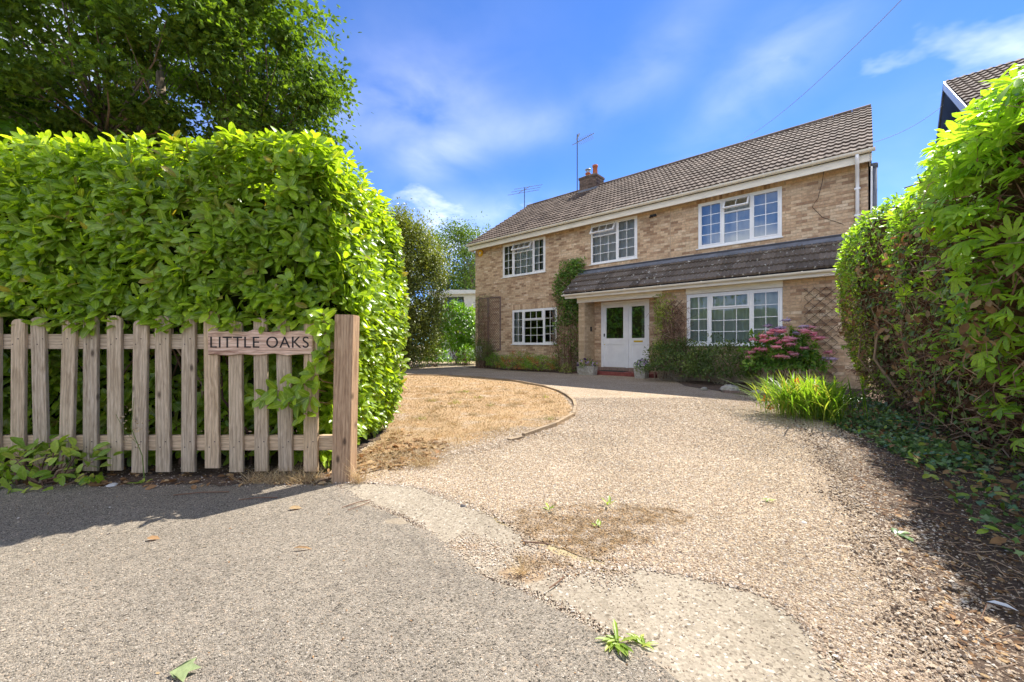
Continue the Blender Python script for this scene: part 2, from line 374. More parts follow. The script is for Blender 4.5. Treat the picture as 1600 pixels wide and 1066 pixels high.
def woodmat(name, a, b, c_, vert=True):
    def f(t):
        v = t.obj(); r = t.orand(); off = t.math('MULTIPLY', r, 37.)
        cb = t.new('ShaderNodeCombineXYZ'); t.put(cb.inputs[0], off); t.put(cb.inputs[2], off)
        v2 = t.vmath('ADD', v, cb.outputs[0])
        sc = (1,1,.10) if vert else (.10,1,1)
        g1 = t.noise(t.mapv(v2, sc), 38, 6, .65, 1.2); g2 = t.noise(t.mapv(v2, sc), 170, 3, .6)
        w = t.new('ShaderNodeTexWave', wave_type='BANDS'); w.bands_direction = 'X' if vert else 'Z'
        t.put(w.inputs[0], t.mapv(v2, (1,.6,.13) if vert else (.13,.6,1))); w.inputs['Scale'].default_value = 13; w.inputs['Distortion'].default_value = 9; w.inputs['Detail'].default_value = 3; w.inputs['Detail Scale'].default_value = 1.2
        col = t.ramp(g1, [(.3, a), (.5, b), (.72, c_)])
        col = t.mix(.55, col, t.ramp(w.outputs[0], [(0,(.62,.58,.54)),(.5,(1,1,1)),(1,(1.08,1.04,1))]), 'MULTIPLY')
        col = t.mix(1, col, t.ramp(g2, [(.3,.82),(.7,1.12)]), 'MULTIPLY')
        kn = t.voro(t.mapv(v2, (7,3,3.4) if vert else (3.4,3,7)), 1., 'Distance')
        col = t.mix(t.ramp(kn, [(.05,.85),(.13,0.)]), col, (.07,.045,.03))
        col = t.mix(1, col, t.ramp(r, [(0,(.86,.86,.87)),(.5,(1,.98,.95)),(1,(1.12,1.04,.94))]), 'MULTIPLY')
        return dict(c=col, r=.88, s=.15, n=t.bump(t.math('ADD', g1, t.math('MULTIPLY', g2, .4)), .5, .003))
    mat(name, f)
woodmat('weathered_wood', (.31,.23,.145), (.50,.39,.265), (.62,.50,.36))
woodmat('rail_wood', (.31,.23,.145), (.50,.39,.265), (.60,.48,.345), False)
woodmat('post_wood', (.26,.165,.10), (.39,.265,.165), (.50,.36,.23))
woodmat('sign_wood', (.22,.12,.085), (.55,.39,.30), (.80,.64,.53), False)
mat('carved_black', lambda t: dict(c=(.018,.015,.014), r=.7))
woodmat('trellis_wood', (.17,.12,.10), (.26,.195,.165), (.34,.26,.23))
woodmat('dark_trellis', (.05,.035,.03), (.085,.06,.05), (.12,.09,.075))
woodmat('edging_wood', (.24,.18,.12), (.36,.28,.19), (.46,.37,.27), False)
mat('bark', lambda t: dict(c=t.ramp(t.noise(t.mapv(t.pos(), (1,1,.25)), 20, 5, .7), [(.3,(.09,.068,.045)),(.7,(.27,.21,.15))]), r=.95, s=.1))
mat('twig', lambda t: dict(c=t.ramp(t.attr('rnd'), [(0,(.10,.055,.04)),(.6,(.26,.155,.10)),(1,(.45,.33,.22))]), r=.95, s=.1))
mat('pale_stem', lambda t: dict(c=(.36,.29,.2), r=.9)); mat('green_stem', lambda t: dict(c=(.14,.19,.04), r=.7))
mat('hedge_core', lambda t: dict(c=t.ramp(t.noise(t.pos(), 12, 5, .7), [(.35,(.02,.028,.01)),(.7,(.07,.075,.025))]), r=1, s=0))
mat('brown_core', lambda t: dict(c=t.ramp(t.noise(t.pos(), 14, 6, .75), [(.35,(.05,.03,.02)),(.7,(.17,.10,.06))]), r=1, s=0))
leafmat('laurel_leaf', [(.40,.30,.08),(.18,.29,.03),(.25,.38,.03),(.28,.42,.035),(.38,.54,.045),(.50,.64,.07)], .52, .3, .55, rib=(.45,.55,.12), tcol=(1.6,1.5,.4), var=.2)
leafmat('oak_leaf', [(.10,.16,.025),(.17,.26,.035),(.27,.37,.05)], .5, .5, .3)
leafmat('bright_laurel_leaf', [(.11,.24,.02),(.20,.38,.03),(.33,.50,.05)], .35, .35, .5)
leafmat('holly_leaf', [(.12,.13,.035),(.20,.235,.045),(.32,.33,.07)], .3, .4, .4)
leafmat('far_leaf', [(.06,.11,.03),(.13,.20,.04),(.20,.27,.06)], .4, .6, .2)
leafmat('chestnut_leaf', [(.20,.36,.035),(.32,.52,.05),(.50,.68,.08)], .45, .42, .4, rib=(.3,.42,.1), tcol=(1.5,1.6,.5), var=.2)
leafmat('ivy_leaf', [(.09,.16,.06),(.15,.26,.08),(.27,.37,.11)], .15, .3, .6, rib=None)
leafmat('privet_leaf', [(.18,.24,.04),(.36,.40,.07),(.55,.55,.14)], .35, .45, .4)
leafmat('dead_leaf', [(.17,.09,.045),(.34,.19,.10),(.50,.35,.21)], .25, .7, .2, tcol=(1.3,1,.7))
leafmat('azalea_leaf', [(.08,.125,.03),(.14,.20,.045),(.24,.28,.08)], .25, .45, .4)
leafmat('hydrangea_leaf', [(.09,.19,.03),(.16,.31,.04),(.32,.42,.06)], .35, .45, .4)
leafmat('climber_leaf', [(.07,.15,.03),(.13,.25,.04),(.26,.38,.06)], .3, .4, .4)
leafmat('rose_leaf', [(.20,.28,.05),(.34,.40,.08),(.52,.52,.18)], .3, .45, .4)
leafmat('strap_leaf', [(.09,.17,.03),(.16,.28,.035),(.28,.40,.06),(.50,.42,.16)], .45, .4, .4)
leafmat('heather_leaf', [(.14,.28,.04),(.26,.42,.05),(.40,.36,.07),(.62,.14,.07)], .2, .6, .3)
leafmat('pink_petal', [(.78,.15,.30),(.88,.32,.46),(.90,.58,.55)], .3, .6, .2, tcol=(1,1,1))
leafmat('mauve_petal', [(.45,.30,.55),(.62,.48,.66),(.30,.16,.36)], .25, .6, .2, tcol=(1,1,1))
leafmat('dark_petal', [(.03,.008,.05),(.10,.03,.16)], .2, .5, .3, tcol=(1,1,1))
leafmat('orange_petal', [(.85,.16,.02),(.9,.28,.04)], .3, .5, .3, tcol=(1.1,1,1))
leafmat('straw', [(.38,.26,.145),(.56,.41,.245),(.66,.52,.34)], .25, .7, .2, tcol=(1.1,1,.8), var=.25)
leafmat('young_leaf', [(.16,.27,.03),(.32,.44,.06),(.55,.54,.12)], .35, .4, .4, rib=(.35,.4,.1))
leafmat('silver_leaf', [(.30,.36,.16),(.46,.50,.28)], .2, .7, .2, tcol=(1,1,1))
mat('feather', lambda t: dict(c=(.72,.72,.72), r=.8)); mat('pale_stone', lambda t: dict(c=(.6,.58,.54), r=.8)); mat('dark_stone', lambda t: dict(c=(.06,.055,.055), r=.8))
mat('cable', lambda t: dict(c=(.34,.35,.33), r=.6))

# ground materials
def stain(t, p, spots):
    n1 = t.noise(p, 4.5, 6, .7); out = None
    sx = t.new('ShaderNodeSeparateXYZ'); t.put(sx.inputs[0], p)
    for cx, cy, rx, ry in spots:
        a = t.math('DIVIDE', t.math('SUBTRACT', sx.outputs[0], cx), rx); b = t.math('DIVIDE', t.math('SUBTRACT', sx.outputs[1], cy), ry)
        q = t.math('SUBTRACT', 1.0, t.math('SQRT', t.math('ADD', t.math('MULTIPLY', a, a), t.math('MULTIPLY', b, b))))
        out = q if out is None else t.math('MAXIMUM', out, q)
    v = t.math('ADD', out, t.math('MULTIPLY', t.math('SUBTRACT', n1, .5), 2.8))
    return t.ramp(v, [(.15, 0.), (.5, 1.)])
MOSS = [(.42,2.22,.42,.34),(.15,2.25,.22,.3),(.75,2.35,.35,.22),(.3,2.0,.3,.18),(.1,1.85,.25,.1)]
def f_pebble(t):
    p = t.pos(); c = t.ramp(t.attr('rnd'), [(0,(.32,.23,.155)),(.2,(.40,.30,.21)),(.5,(.48,.38,.27)),(.8,(.57,.465,.345)),(.96,(.70,.63,.53)),(1,(.26,.22,.19))])
    c = t.mix(t.math('MULTIPLY', stain(t, p, MOSS), t.ramp(t.noise(p, 13, 4, .7), [(.35,.1),(.6,.8)])), c, (.20,.125,.05)); c = t.mix(1, c, t.ramp(t.noise(p, .9, 4, .6), [(.3,.84),(.7,1.08)]), 'MULTIPLY')
    return dict(c=c, r=.9, s=.15)

mat('pebble', f_pebble)
def f_gravel(t):
    p = t.pos(); v1 = t.voro(p, 75); sep = t.new('ShaderNodeSeparateColor'); t.put(sep.inputs[0], v1)
    c = t.ramp(sep.outputs[0], [(0,(.30,.215,.14)),(.25,(.45,.345,.235)),(.6,(.56,.45,.325)),(.88,(.65,.55,.42)),(1,(.76,.70,.6))])
    big = t.noise(p, .9, 4, .6); c = t.mix(1, c, t.ramp(big, [(.3,(.66,.63,.58)),(.7,(.86,.83,.79))]), 'MULTIPLY')
    dirt = t.ramp(t.noise(p, 1.7, 6, .7, .3), [(.5,0.),(.72,.55)]); c = t.mix(dirt, c, (.42,.33,.24))
    fine = t.noise(p, 60, 4, .7)
    moss = stain(t, p, MOSS)
    c = t.mix(t.math('MULTIPLY', moss, t.ramp(t.noise(p, 13, 4, .7), [(.35,.2),(.6,.85)])), c, t.ramp(fine, [(.35,(.13,.075,.03)),(.6,(.26,.16,.07))]))
    dist = t.voro(p, 75, 'Distance'); h = t.math('SUBTRACT', 1., dist)
    return dict(c=c, r=.92, s=.12, n=t.bump(h, .9, .01))
mat('gravel', f_gravel)
def f_asphalt(t):
    p = t.pos(); v = t.voro(p, 210); sep = t.new('ShaderNodeSeparateColor'); t.put(sep.inputs[0], v)
    c = t.ramp(sep.outputs[0], [(0,(.05,.042,.035)),(.12,(.19,.165,.13)),(.5,(.335,.29,.235)),(.85,(.42,.37,.30)),(.97,(.48,.38,.28)),(1,(.66,.61,.53))])
    c = t.mix(1, c, t.ramp(t.noise(p, 1.3, 5, .6), [(.3,(.68,.67,.65)),(.7,(.87,.85,.81))]), 'MULTIPLY')
    c = t.mix(1, c, t.ramp(t.noise(p, 22, 4, .7), [(.3,.82),(.7,1.12)]), 'MULTIPLY')
    crk = t.voro(t.vmath('ADD', p, t.vmath('SCALE', t.noise(p, 3, 4, out='Color'), sc=.25)), .55, 'Distance', 'DISTANCE_TO_EDGE')
    c = t.mix(t.ramp(crk, [(.0,.35),(.006,0.)]), c, (.10,.085,.07))
    dm = stain(t, p, [(0,1.75,.14,.07),(.05,1.66,.12,.05),(-.62,2.25,.16,.05),(-.9,2.5,.14,.05),(.3,1.42,.1,.06)])
    c = t.mix(t.math('MULTIPLY', dm, .6), c, (.40,.32,.22))
    h = t.math('ADD', t.math('SUBTRACT', 1., t.voro(p, 210, 'Distance')), t.noise(p, 60, 3))
    return dict(c=c, r=.88, s=.2, n=t.bump(h, .8, .006))
mat('asphalt', f_asphalt)
def f_conc(t):
    p = t.pos(); v = t.voro(p, 110); sep = t.new('ShaderNodeSeparateColor'); t.put(sep.inputs[0], v)
    c = t.ramp(sep.outputs[0], [(0,(.14,.11,.085)),(.08,(.31,.265,.205)),(.5,(.41,.355,.28)),(.93,(.47,.41,.325)),(1,(.66,.6,.52))])
    c = t.mix(1, c, t.ramp(t.noise(p, 2.5, 6, .65), [(.3,(.62,.60,.56)),(.7,(.86,.84,.80))]), 'MULTIPLY')
    dm = stain(t, p, [(.18,1.86,.26,.13),(.05,1.76,.14,.09),(-.22,1.98,.10,.05),(.42,1.78,.12,.06)])
    c = t.mix(t.math('MULTIPLY', dm, .85), c, t.ramp(t.noise(p, 40, 5, .7), [(.35,(.16,.095,.05)),(.6,(.36,.26,.16))]))
    return dict(c=c, r=.9, s=.15, n=t.bump(t.math('ADD', t.noise(p, 90, 4, .7), sep.outputs[1]), .5, .004))
mat('old_concrete', f_conc)
def f_dirt(t):
    p = t.pos(); c = t.ramp(t.noise(p, 9, 7, .75), [(.3,(.17,.10,.055)),(.5,(.33,.23,.145)),(.7,(.50,.40,.30))])
    c = t.mix(t.ramp(t.noise(p, 3.2, 5, .7), [(.5,0.),(.62,.8)]), c, (.19,.125,.035))
    return dict(c=c, r=.97, s=.05, n=t.bump(t.noise(p, 70, 6, .75), .9, .015))
mat('broken_dirt', f_dirt)
def f_soil(t):
    p = t.pos(); c = t.ramp(t.noise(p, 30, 7, .75), [(.3,(.08,.055,.042)),(.55,(.16,.115,.085)),(.75,(.32,.24,.17))])
    return dict(c=c, r=.97, s=.05, n=t.bump(t.noise(p, 55, 6, .75), 1, .02))
mat('soil', f_soil)
def f_lawn(t):
    p = t.pos(); c = t.ramp(t.noise(p, 38, 7, .75), [(.3,(.34,.22,.125)),(.5,(.53,.385,.23)),(.72,(.66,.51,.335))])
    c = t.mix(1, c, t.ramp(t.noise(p, 1.3, 4), [(.3,(.76,.69,.62)),(.7,(.93,.87,.80))]), 'MULTIPLY')
    c = t.mix(t.ramp(t.noise(p, 2.4, 5, .7), [(.52,0.),(.7,.7)]), c, (.50,.43,.35))
    c = t.mix(t.math('MULTIPLY', stain(t, p, [(-.6,3.6,.7,.5),(.1,4.5,.5,.5),(.5,5.2,.4,.5),(-1.1,3.3,.3,.5)]), .7), c, t.ramp(t.noise(p, 50, 4, .7), [(.3,(.24,.17,.11)),(.7,(.46,.38,.29))]))
    return dict(c=c, r=.95, s=.05, n=t.bump(t.noise(p, 60, 6, .8), 1, .02))
mat('dry_lawn', f_lawn)
mat('field', lambda t: dict(c=t.ramp(t.noise(t.pos(), 3, 6, .7), [(.3,(.28,.22,.12)),(.7,(.42,.34,.2))]), r=1, s=.05))

# ---------------------------------------------------------------- ground
def sheet(name, pts, z, m, jit=.03, step=.12, kind='structure', seed=1):
    r = np.random.default_rng(seed); out = []
    pts = [np.array(p, float) for p in pts]
    for a, b in zip(pts, pts[1:]+pts[:1]):
        L = np.linalg.norm(b-a); far = min(np.linalg.norm(a), np.linalg.norm(b)); st = step*max(1, far/3); n = max(1, min(60, int(L/st)))
        for i in range(n): q = a+(b-a)*i/n; out.append(q+r.normal(size=2)*jit*(1 if i else .4))
    me = bpy.data.meshes.new(name); me.from_pydata([(q[0], q[1], z) for q in out], [], [tuple(range(len(out)))]); me.materials.append(MAT[m])
    o = link(name, me); o['kind'] = kind; return o
g = G(); ring = [(900*math.cos(a), 900*math.sin(a), 0) for a in np.linspace(0, 2*math.pi, 48, endpoint=False)]
g.add([(0,0,0)]+ring, [(0, i+1, (i+1) % 48+1) for i in range(48)]); g.build('ground', 'field', kind='structure')
GRAV = [(-1.3,2.95),(-.67,2.84),(-.23,2.5),(.1,2.06),(.45,1.83),(.72,1.74),(.97,1.6),(1.04,1.43),(1.0,1.0),(1.1,.2),(2.4,.2),(2.6,1.6),(3.1,2.2),(6.8,8.2),(9.2,8.9),(5,13.5),(-1,20),(-8,25.5),(-13,20),(-9.5,13.5),(-1.4,3.4)]
sheet('gravel_drive', GRAV, .004, 'gravel', .02, seed=3)
ROAD = [(-40,3.3),(-6,3.2),(-3.7,2.93),(-2.4,2.9),(-1.25,2.84),(-.76,2.4),(-.32,1.99),(-.11,1.69),(.19,1.49),(.41,1.31),(.49,1.19),(.6,.5),(.7,-.5),(14,-3),(40,-6),(40,-30),(-40,-30)]
sheet('road', ROAD, .012, 'asphalt', .012, .1, seed=5)
CONC = [(-1.32,2.88),(-.98,2.86),(-.67,2.82),(-.45,2.68),(-.23,2.46),(0,2.18),(.1,2.04),(.27,1.80),(.40,1.74),(.58,1.82),(.72,1.75),(.97,1.60),(1.04,1.43),(1.0,1.1),(1.1,.3),(1.2,-.8),(.6,-.8),(.6,.5),(.47,1.19),(.39,1.31),(.17,1.49),(-.13,1.69),(-.34,1.99),(-.78,2.4)]
sheet('pavement', CONC, .008, 'old_concrete', .015, .08, seed=9)
SOIL = [(4.4,8.5),(4.57,7.68),(4.3,6.6),(4.05,5.7),(3.45,4.44),(2.8,3.4),(2.39,2.84),(1.95,2.1),(1.63,1.61),(1.47,1.36),(1.3,1.0),(1.2,.2),(6,.2),(9.5,8.5),(7.8,9.6),(5.4,10.6),(4.6,11.2),(4.4,10.9),(4.1,9.6)]
sheet('soil_bed', SOIL, .012, 'soil', .018, .1, seed=21)
sheet('border_bed', [(-1.5,18.0),(-1.9,17.3),(.1,15.2),(1.7,13.9),(2.3,13.6),(2.6,14.2),(1.5,15.4)], .008, 'soil', .04, seed=22)
sheet('verge', [(-12,3.6),(-12,3.02),(-6,3.0),(-3.7,2.86),(-2.4,2.84),(-1.35,2.83),(-1.38,3.3),(-1.45,4.7),(-12,5.2)], .016, 'soil', .03, .1, seed=23)
LAWN = [(-1.36,3.1),(-1.15,3.1),(-.75,3.5),(-.5,3.75),(-.25,4.05),(.0,4.35),(.3,4.7),(.5,4.95),(.83,5.62),(.95,6.36),(.98,7.0),(1.0,7.68),(.93,8.4),(.70,9.26),(.25,10.2),(-.3,11.1),(-.94,11.85),(-2,12.5),(-3.5,12.9),(-8,13),(-9,8),(-6,4.7),(-1.42,4.6)]
sheet('lawn', LAWN, .014, 'dry_lawn', .05, .1, seed=31)
def inpoly(P, poly):
    x, y = P[:, 0], P[:, 1]; r = np.zeros(len(P), bool); q = poly[-1]
    for p in poly:
        c = ((p[1] > y) != (q[1] > y)) & (x < (q[0]-p[0])*(y-p[1])/((q[1]-p[1]) or 1e-9)+p[0]); r ^= c; q = p
    return r
# loose stones
OCT = (np.array([(1,0,0),(-1,0,0),(0,1,0),(0,-1,0),(0,0,.62),(0,0,-.5)], float), np.array([(0,2,4),(2,1,4),(1,3,4),(3,0,4),(2,0,5),(1,2,5),(3,1,5),(0,3,5)]), np.zeros(6))
def stones(n, poly, lo, hi, smin, smax, z, name, notin=(), pw=1.0, m='pebble'):
    P = np.zeros((0, 2))
    xs = [p[0] for p in poly]; ys = [p[1] for p in poly]
    while len(P) < n:
        y = lo+(hi-lo)*rng.random(n*3)**pw; x = (rng.random(n*3)*2-1)*1.35*y
        Q = np.stack([x, y], 1); k = inpoly(Q, poly)
        for o in notin: k &= ~inpoly(Q, o)
        P = np.concatenate([P, Q[k]])
    P = P[:n]; s = smin+(smax-smin)*rng.random(n)**2; s *= np.clip(P[:,1]/3, 1, 1.8)
    R = frames(rvec(n)*[1,1,.25], np.tile([0,0,1.], (n,1))+rvec(n)*.3); sc3 = R*(1+rng.normal(size=(n,1,3))*.22)
    g = G(); P3 = np.column_stack([P, z+s*.22]); scatter(g, OCT, P3, sc3, s, rng.random(n)); return g.build(name, m, kind='stuff')
stones(115000, GRAV, 1.05, 7.5, .003, .0072, .004, 'loose_gravel', (LAWN, CONC, SOIL), 1.35)
stones(5000, ROAD, .9, 2.95, .0012, .0035, .012, 'road_grit', (), 1)
stones(110, ROAD, .9, 2.95, .004, .008, .012, 'road_pebbles', (), 1)
stones(3500, CONC, 1.0, 2.9, .0012, .004, .008, 'pavement_grit', (), 1)
stones(9000, SOIL, 1.05, 6.0, .003, .008, .010, 'soil_stones', (), 1)
stones(2500, [(-6,3.3),(-6,2.95),(-3.7,2.8),(-2.4,2.78),(-1.35,2.78),(-1.0,3.3)], 2.7, 3.4, .003, .007, .014, 'verge_stones')
def edge_stones(n, line, z, name, m='pebble', sp=.06, smax=.009, shift=0.):
    line = np.array(line); seg = np.diff(line, axis=0); L = np.linalg.norm(seg, axis=1); k = rng.choice(len(seg), n, p=L/L.sum()); f = rng.random(n)
    P = line[k]+seg[k]*f[:,None]; nn = np.stack([-seg[k][:,1], seg[k][:,0]], 1)/L[k][:,None]; P = P+nn*(rng.normal(size=n)*sp+shift)[:,None]+nn*(np.sin(P[:,1]*9)*.03)[:,None]
    s = .003+(smax-.003)*rng.random(n)**1.6; s *= np.clip(P[:,1]/3, 1, 1.8); R = frames(rvec(n)*[1,1,.25], np.tile([0,0,1.], (n,1))+rvec(n)*.3)*(1+rng.normal(size=(n,1,3))*.22)
    g = G(); scatter(g, OCT, np.column_stack([P, z+s*.22]), R, s, rng.random(n)); g.build(name, m, kind='stuff')
SE = [(4.57,7.68),(4.3,6.6),(4.05,5.7),(3.45,4.44),(2.8,3.4),(2.39,2.84),(1.95,2.1),(1.63,1.61),(1.47,1.36),(1.3,1.0)]
edge_stones(16000, SE, .012, 'edge_gravel', sp=.11, shift=.03); edge_stones(6000, SE, .006, 'soil_crumbs', 'soil', sp=.07, shift=-.04)
CE = [(-1.3,2.9),(-.98,2.87),(-.67,2.82),(-.45,2.68),(-.23,2.46),(0,2.18),(.1,2.04),(.27,1.86),(.40,1.80),(.58,1.82),(.72,1.75),(.97,1.60),(1.04,1.43),(1.0,1.1)]
edge_stones(3500, CE, .009, 'spilled_gravel', sp=.018)
edge_stones(1000, [(-1.25,2.84),(-.76,2.4),(-.32,1.99),(-.11,1.69),(.19,1.49),(.41,1.31),(.49,1.19)], .009, 'joint_dirt', 'soil', sp=.012, smax=.005)
edge_stones(1500, [(-1.25,2.84),(-.76,2.4),(-.32,1.99),(-.11,1.69),(.19,1.49),(.41,1.31),(.49,1.19)], .010, 'joint_grit', sp=.02, smax=.005)
edge_stones(2500, [(-.3,2.05),(.0,1.9),(.15,1.85),(.3,1.75),(.5,1.8)], .010, 'hole_grit', sp=.07, smax=.006)
edge_stones(5000, [(-.75,3.5),(-.5,3.75),(-.25,4.05),(.0,4.35),(.3,4.7)], .014, 'lawn_edge_grit', sp=.12, smax=.008)
# dry grass on the lawn
def blades(n, poly, lo, hi, h0, h1, name, m='straw', w=.0035, z=.014, lean=1.2, pw=1., parent=None, pts=None, **k):
    if pts is None:
        P = np.zeros((0, 2))
        while len(P) < n:
            y = lo+(hi-lo)*rng.random(n*3)**pw; x = (rng.random(n*3)*2-1)*1.3*y; Q = np.stack([x, y], 1); P = np.concatenate([P, Q[inpoly(Q, poly)]])
        P = P[:n]; P = np.column_stack([P, np.full(n, z)])
    else: P = pts; n = len(P)
    L = h0+(h1-h0)*rng.random(n)**1.5
    Dv = rvec(n)*lean; Dv[:,2] = np.abs(Dv[:,2])*.3+.35+rng.random(n)*.5; Dv = norm(Dv)
    T = (np.array([(-.5,0,0),(.5,0,0),(.35,.55,0),(-.35,.55,0),(0,1,-.22)], float), np.array([(0,1,2),(0,2,3),(3,2,4)]), np.zeros(5))
    R = frames(Dv, rvec(n)); R = R.copy(); ws = w*np.clip(P[:,1]/4, 1, 3)
    R[:,:,0] *= (ws/L)[:,None]; g = G(); scatter(g, T, P, R, L, rng.random(n)); return g.build(name, m, parent, kind='stuff', **k)
blades(60000, LAWN, 3.2, 13, .015, .05, 'dry_grass', pw=1.3, w=.004)
tc_ = np.array([(a, b) for a, b in zip(rng.uniform(-3.5, .8, 150), rng.uniform(3.4, 9, 150)) if inpoly(np.array([[a, b]]), LAWN)[0]])
tp_ = np.repeat(tc_, 45, 0)+rng.normal(size=(len(tc_)*45, 2))*.05
blades(0, None, 0, 1, .03, .11, 'dry_tufts', w=.0035, pts=np.column_stack([tp_, np.full(len(tp_), .014)]))
tp_ = np.repeat(tc_[::7], 22, 0)+rng.normal(size=(len(tc_[::7])*22, 2))*.04
blades(0, None, 0, 1, .03, .09, 'green_tufts', m='young_leaf', w=.0035, pts=np.column_stack([tp_, np.full(len(tp_), .014)]))
blades(350, [(-1.25,2.95),(-1.05,2.9),(-.5,3.4),(-.8,3.9),(-1.2,3.6)], 2.8, 4, .05, .16, 'tall_dry_grass', w=.003)
blades(900, [(-1.9,3.0),(-1.9,2.84),(-1.38,2.83),(-1.38,3.0)], 2.8, 3.1, .04, .16, 'verge_dry_grass', w=.0025)
# dirt litter
def litter(n, pts_fn, smin, smax, m, name, z=.02, tm=SIMPLE, **k):
    P = pts_fn(n); n = len(P); s = smin+(smax-smin)*rng.random(n)**1.5
    R = frames(rvec(n)*[1,1,.2], np.array([0,0,1.])+rvec(n)*.5); g = G(); P[:,2] += s*.12
    scatter(g, tm, P, R, s, rng.random(n)); return g.build(name, m, kind='stuff', smooth=True, **k)
def inp(poly, lo, hi, z, pw=1.):
    def f(n):
        P = np.zeros((0, 2))
        while len(P) < n:
            y = lo+(hi-lo)*rng.random(n*3)**pw; x = (rng.random(n*3)*2-1)*1.35*y; Q = np.stack([x, y], 1); P = np.concatenate([P, Q[inpoly(Q, poly)]])
        return np.column_stack([P[:n], np.full(n, z)])
    return f
litter(500, inp([(-6,3.3),(-6,2.95),(-3.7,2.80),(-2.4,2.78),(-1.35,2.8),(-.8,3.3),(-.9,4.2),(-1.3,4.2),(-1.4,3.3)], 2.7, 4.3, .018), .02, .075, 'dead_leaf', 'leaf_litter')
litter(260, inp([(-1.4,3.0),(-.7,3.3),(-.6,3.9),(-1.3,4.6)], 2.9, 4.6, .018), .03, .10, 'dead_leaf', 'corner_leaf_litter', .03)
litter(260, inp(LAWN, 3.2, 10, .03), .015, .07, 'dead_leaf', 'lawn_leaf_litter', .03)
litter(220, inp(ROAD, .9, 2.95, .014), .004, .014, 'dead_leaf', 'road_litter', .014)
litter(4500, inp(SOIL, 1.0, 6.5, .014, 1.3), .006, .036, 'dead_leaf', 'soil_leaf_litter')
litter(500, inp([(.1,2.06),(.05,2.5),(.5,2.6),(.9,2.2),(.62,1.85),(.3,1.7),(0,1.75),(-.1,1.95)], 1.5, 2.7, .014), .005, .02, 'dead_leaf', 'dirt_litter')
# dry stalks lying on the soil
g = G()
for P in inp(SOIL, 1.0, 4.5, .02, 1.2)(260):
    a = rng.random()*6.28; L = .06+.2*rng.random()**2; d = np.array((math.cos(a), math.sin(a), 0)); q = np.array((-d[1], d[0], 0))*rng.normal()*.15
    g.tube([P, P+d*L*.5+q*L+[0,0,.01+.02*rng.random()], P+d*L+[0,0,-.004]], .0011+.001*rng.random(), 3, rng.random()*.6+.4, False)
g.build('dry_stalks', 'twig', kind='stuff')

# ---------------------------------------------------------------- the house
TH = math.atan2(-.6611, .7503)
HS = empty('brick_house', (-1.63, 18.0, 0), TH, label='two storey buff brick house with brown tiled roof behind the gravel drive', cat='house')
def hw(s, d, z=0.):   # house coords (along, in front) to world
    return np.array((-1.63+.7503*s-.6611*d, 18.0-.6611*s-.7503*d, z))
def hp(name, g, m, parent=None, smooth=False, kind=None, **tg):
    o = link(name, g.mesh(name, m, smooth), parent or HS, world=False, kind=kind)
    if tg: tag(o, **tg)
    return o
LH = 13.14; YE = -.66
def wall_slab(g, x0, x1, z0, z1, y0, y1, holes):
    xs = sorted({x0, x1, *[h[0] for h in holes], *[h[1] for h in holes]}); zs = sorted({z0, z1, *[h[2] for h in holes], *[h[3] for h in holes]})
    xs = [x for x in xs if x0 <= x <= x1]; zs = [z for z in zs if z0 <= z <= z1]
    for a, b in zip(xs, xs[1:]):
        for c, d in zip(zs, zs[1:]):
            mx, mz = (a+b)/2, (c+d)/2
            if any(h[0] < mx < h[1] and h[2] < mz < h[3] for h in holes): continue
            g.box(a, b, y0, y1, c, d)
WA = (1.66, 3.88, 3.78, 5.14); WB = (5.86, 7.56, 3.78, 5.16); WC = (9.42, 11.47, 3.78, 5.09); WD = (2.19, 4.42, 1.0, 2.39); DR = (6.25, 7.95, .22, 2.43)
WE = (9.31, 11.57, .98, 2.39)
g = G(); wall_slab(g, 0, LH, 0, 5.24, 0, .25, [WA, WB, WC, WD, DR]); hp('wall', g, 'mortar')
g = G(); wall_slab(g, 8.47, LH, 0, 2.62, YE, YE+.2, [(WE[0], WE[1], WE[2], 2.555)]); hp('porch_wall', g, 'mortar'); hp('porch_pier', G().box(5.77, 6.0, YE, -.002, .0, 2.6), 'mortar')
g = G()
for x in (0.0, LH-.25):
    g.prism([(.252, 0), (7.5, 0), (7.5, 5.24), (3.73, 7.85), (.252, 5.5)], x, x+.25, 1)
g.box(.25, LH-.25, 7.3, 7.5, 0, 5.24); g.box(LH-.2, LH-.002, YE+.202, -.002, 0, 2.6); g.box(8.47, 8.67, YE+.202, -.002, 0, 2.6); hp('gable_wall', g, 'gable_brick')
# bricks laid one by one
BR = []   # (x, y, z, len, hgt, kind) kind 0 = faces front; 1 = faces +x ; 2 soldier
def lay(x0, x1, z0, z1, y, holes, soldiers=()):
    k = 0; z = z0
    while z+.065 <= z1+.02:
        off = 0 if k % 2 == 0 else -.1125
        x = x0+off
        while x < x1-.02:
            a, b = max(x, x0+.002), min(x+.215, x1-.002)
            segs = [(a, b)]
            for h in list(holes)+list(soldiers):
                if h[2] < z+.05 and h[3] > z+.012:
                    n = []
                    for p, q in segs:
                        if q <= h[0] or p >= h[1]: n.append((p, q)); continue
                        if p < h[0]-.03: n.append((p, h[0]-.004))
                        if q > h[1]+.03: n.append((h[1]+.004, q))
                    segs = n
            for p, q in segs:
                if q-p > .03: BR.append(((p+q)/2, y, z+.0325, q-p, .065, 0))
            x += .225
        z += .075; k += 1
    for h in soldiers:
        n = int((h[1]-h[0])/.075)
        for i in range(n): BR.append((h[0]+(i+.5)*(h[1]-h[0])/n, y, (h[2]+h[3])/2, .065, h[3]-h[2]-.012, 2))
lay(0, 8.6, .0, 5.22, 0, [WA, WB, WC, WD, DR, (4.6, 5.6, 0, .6)], [(WD[0]-.1, WD[1]+.1, 2.395, 2.61)])
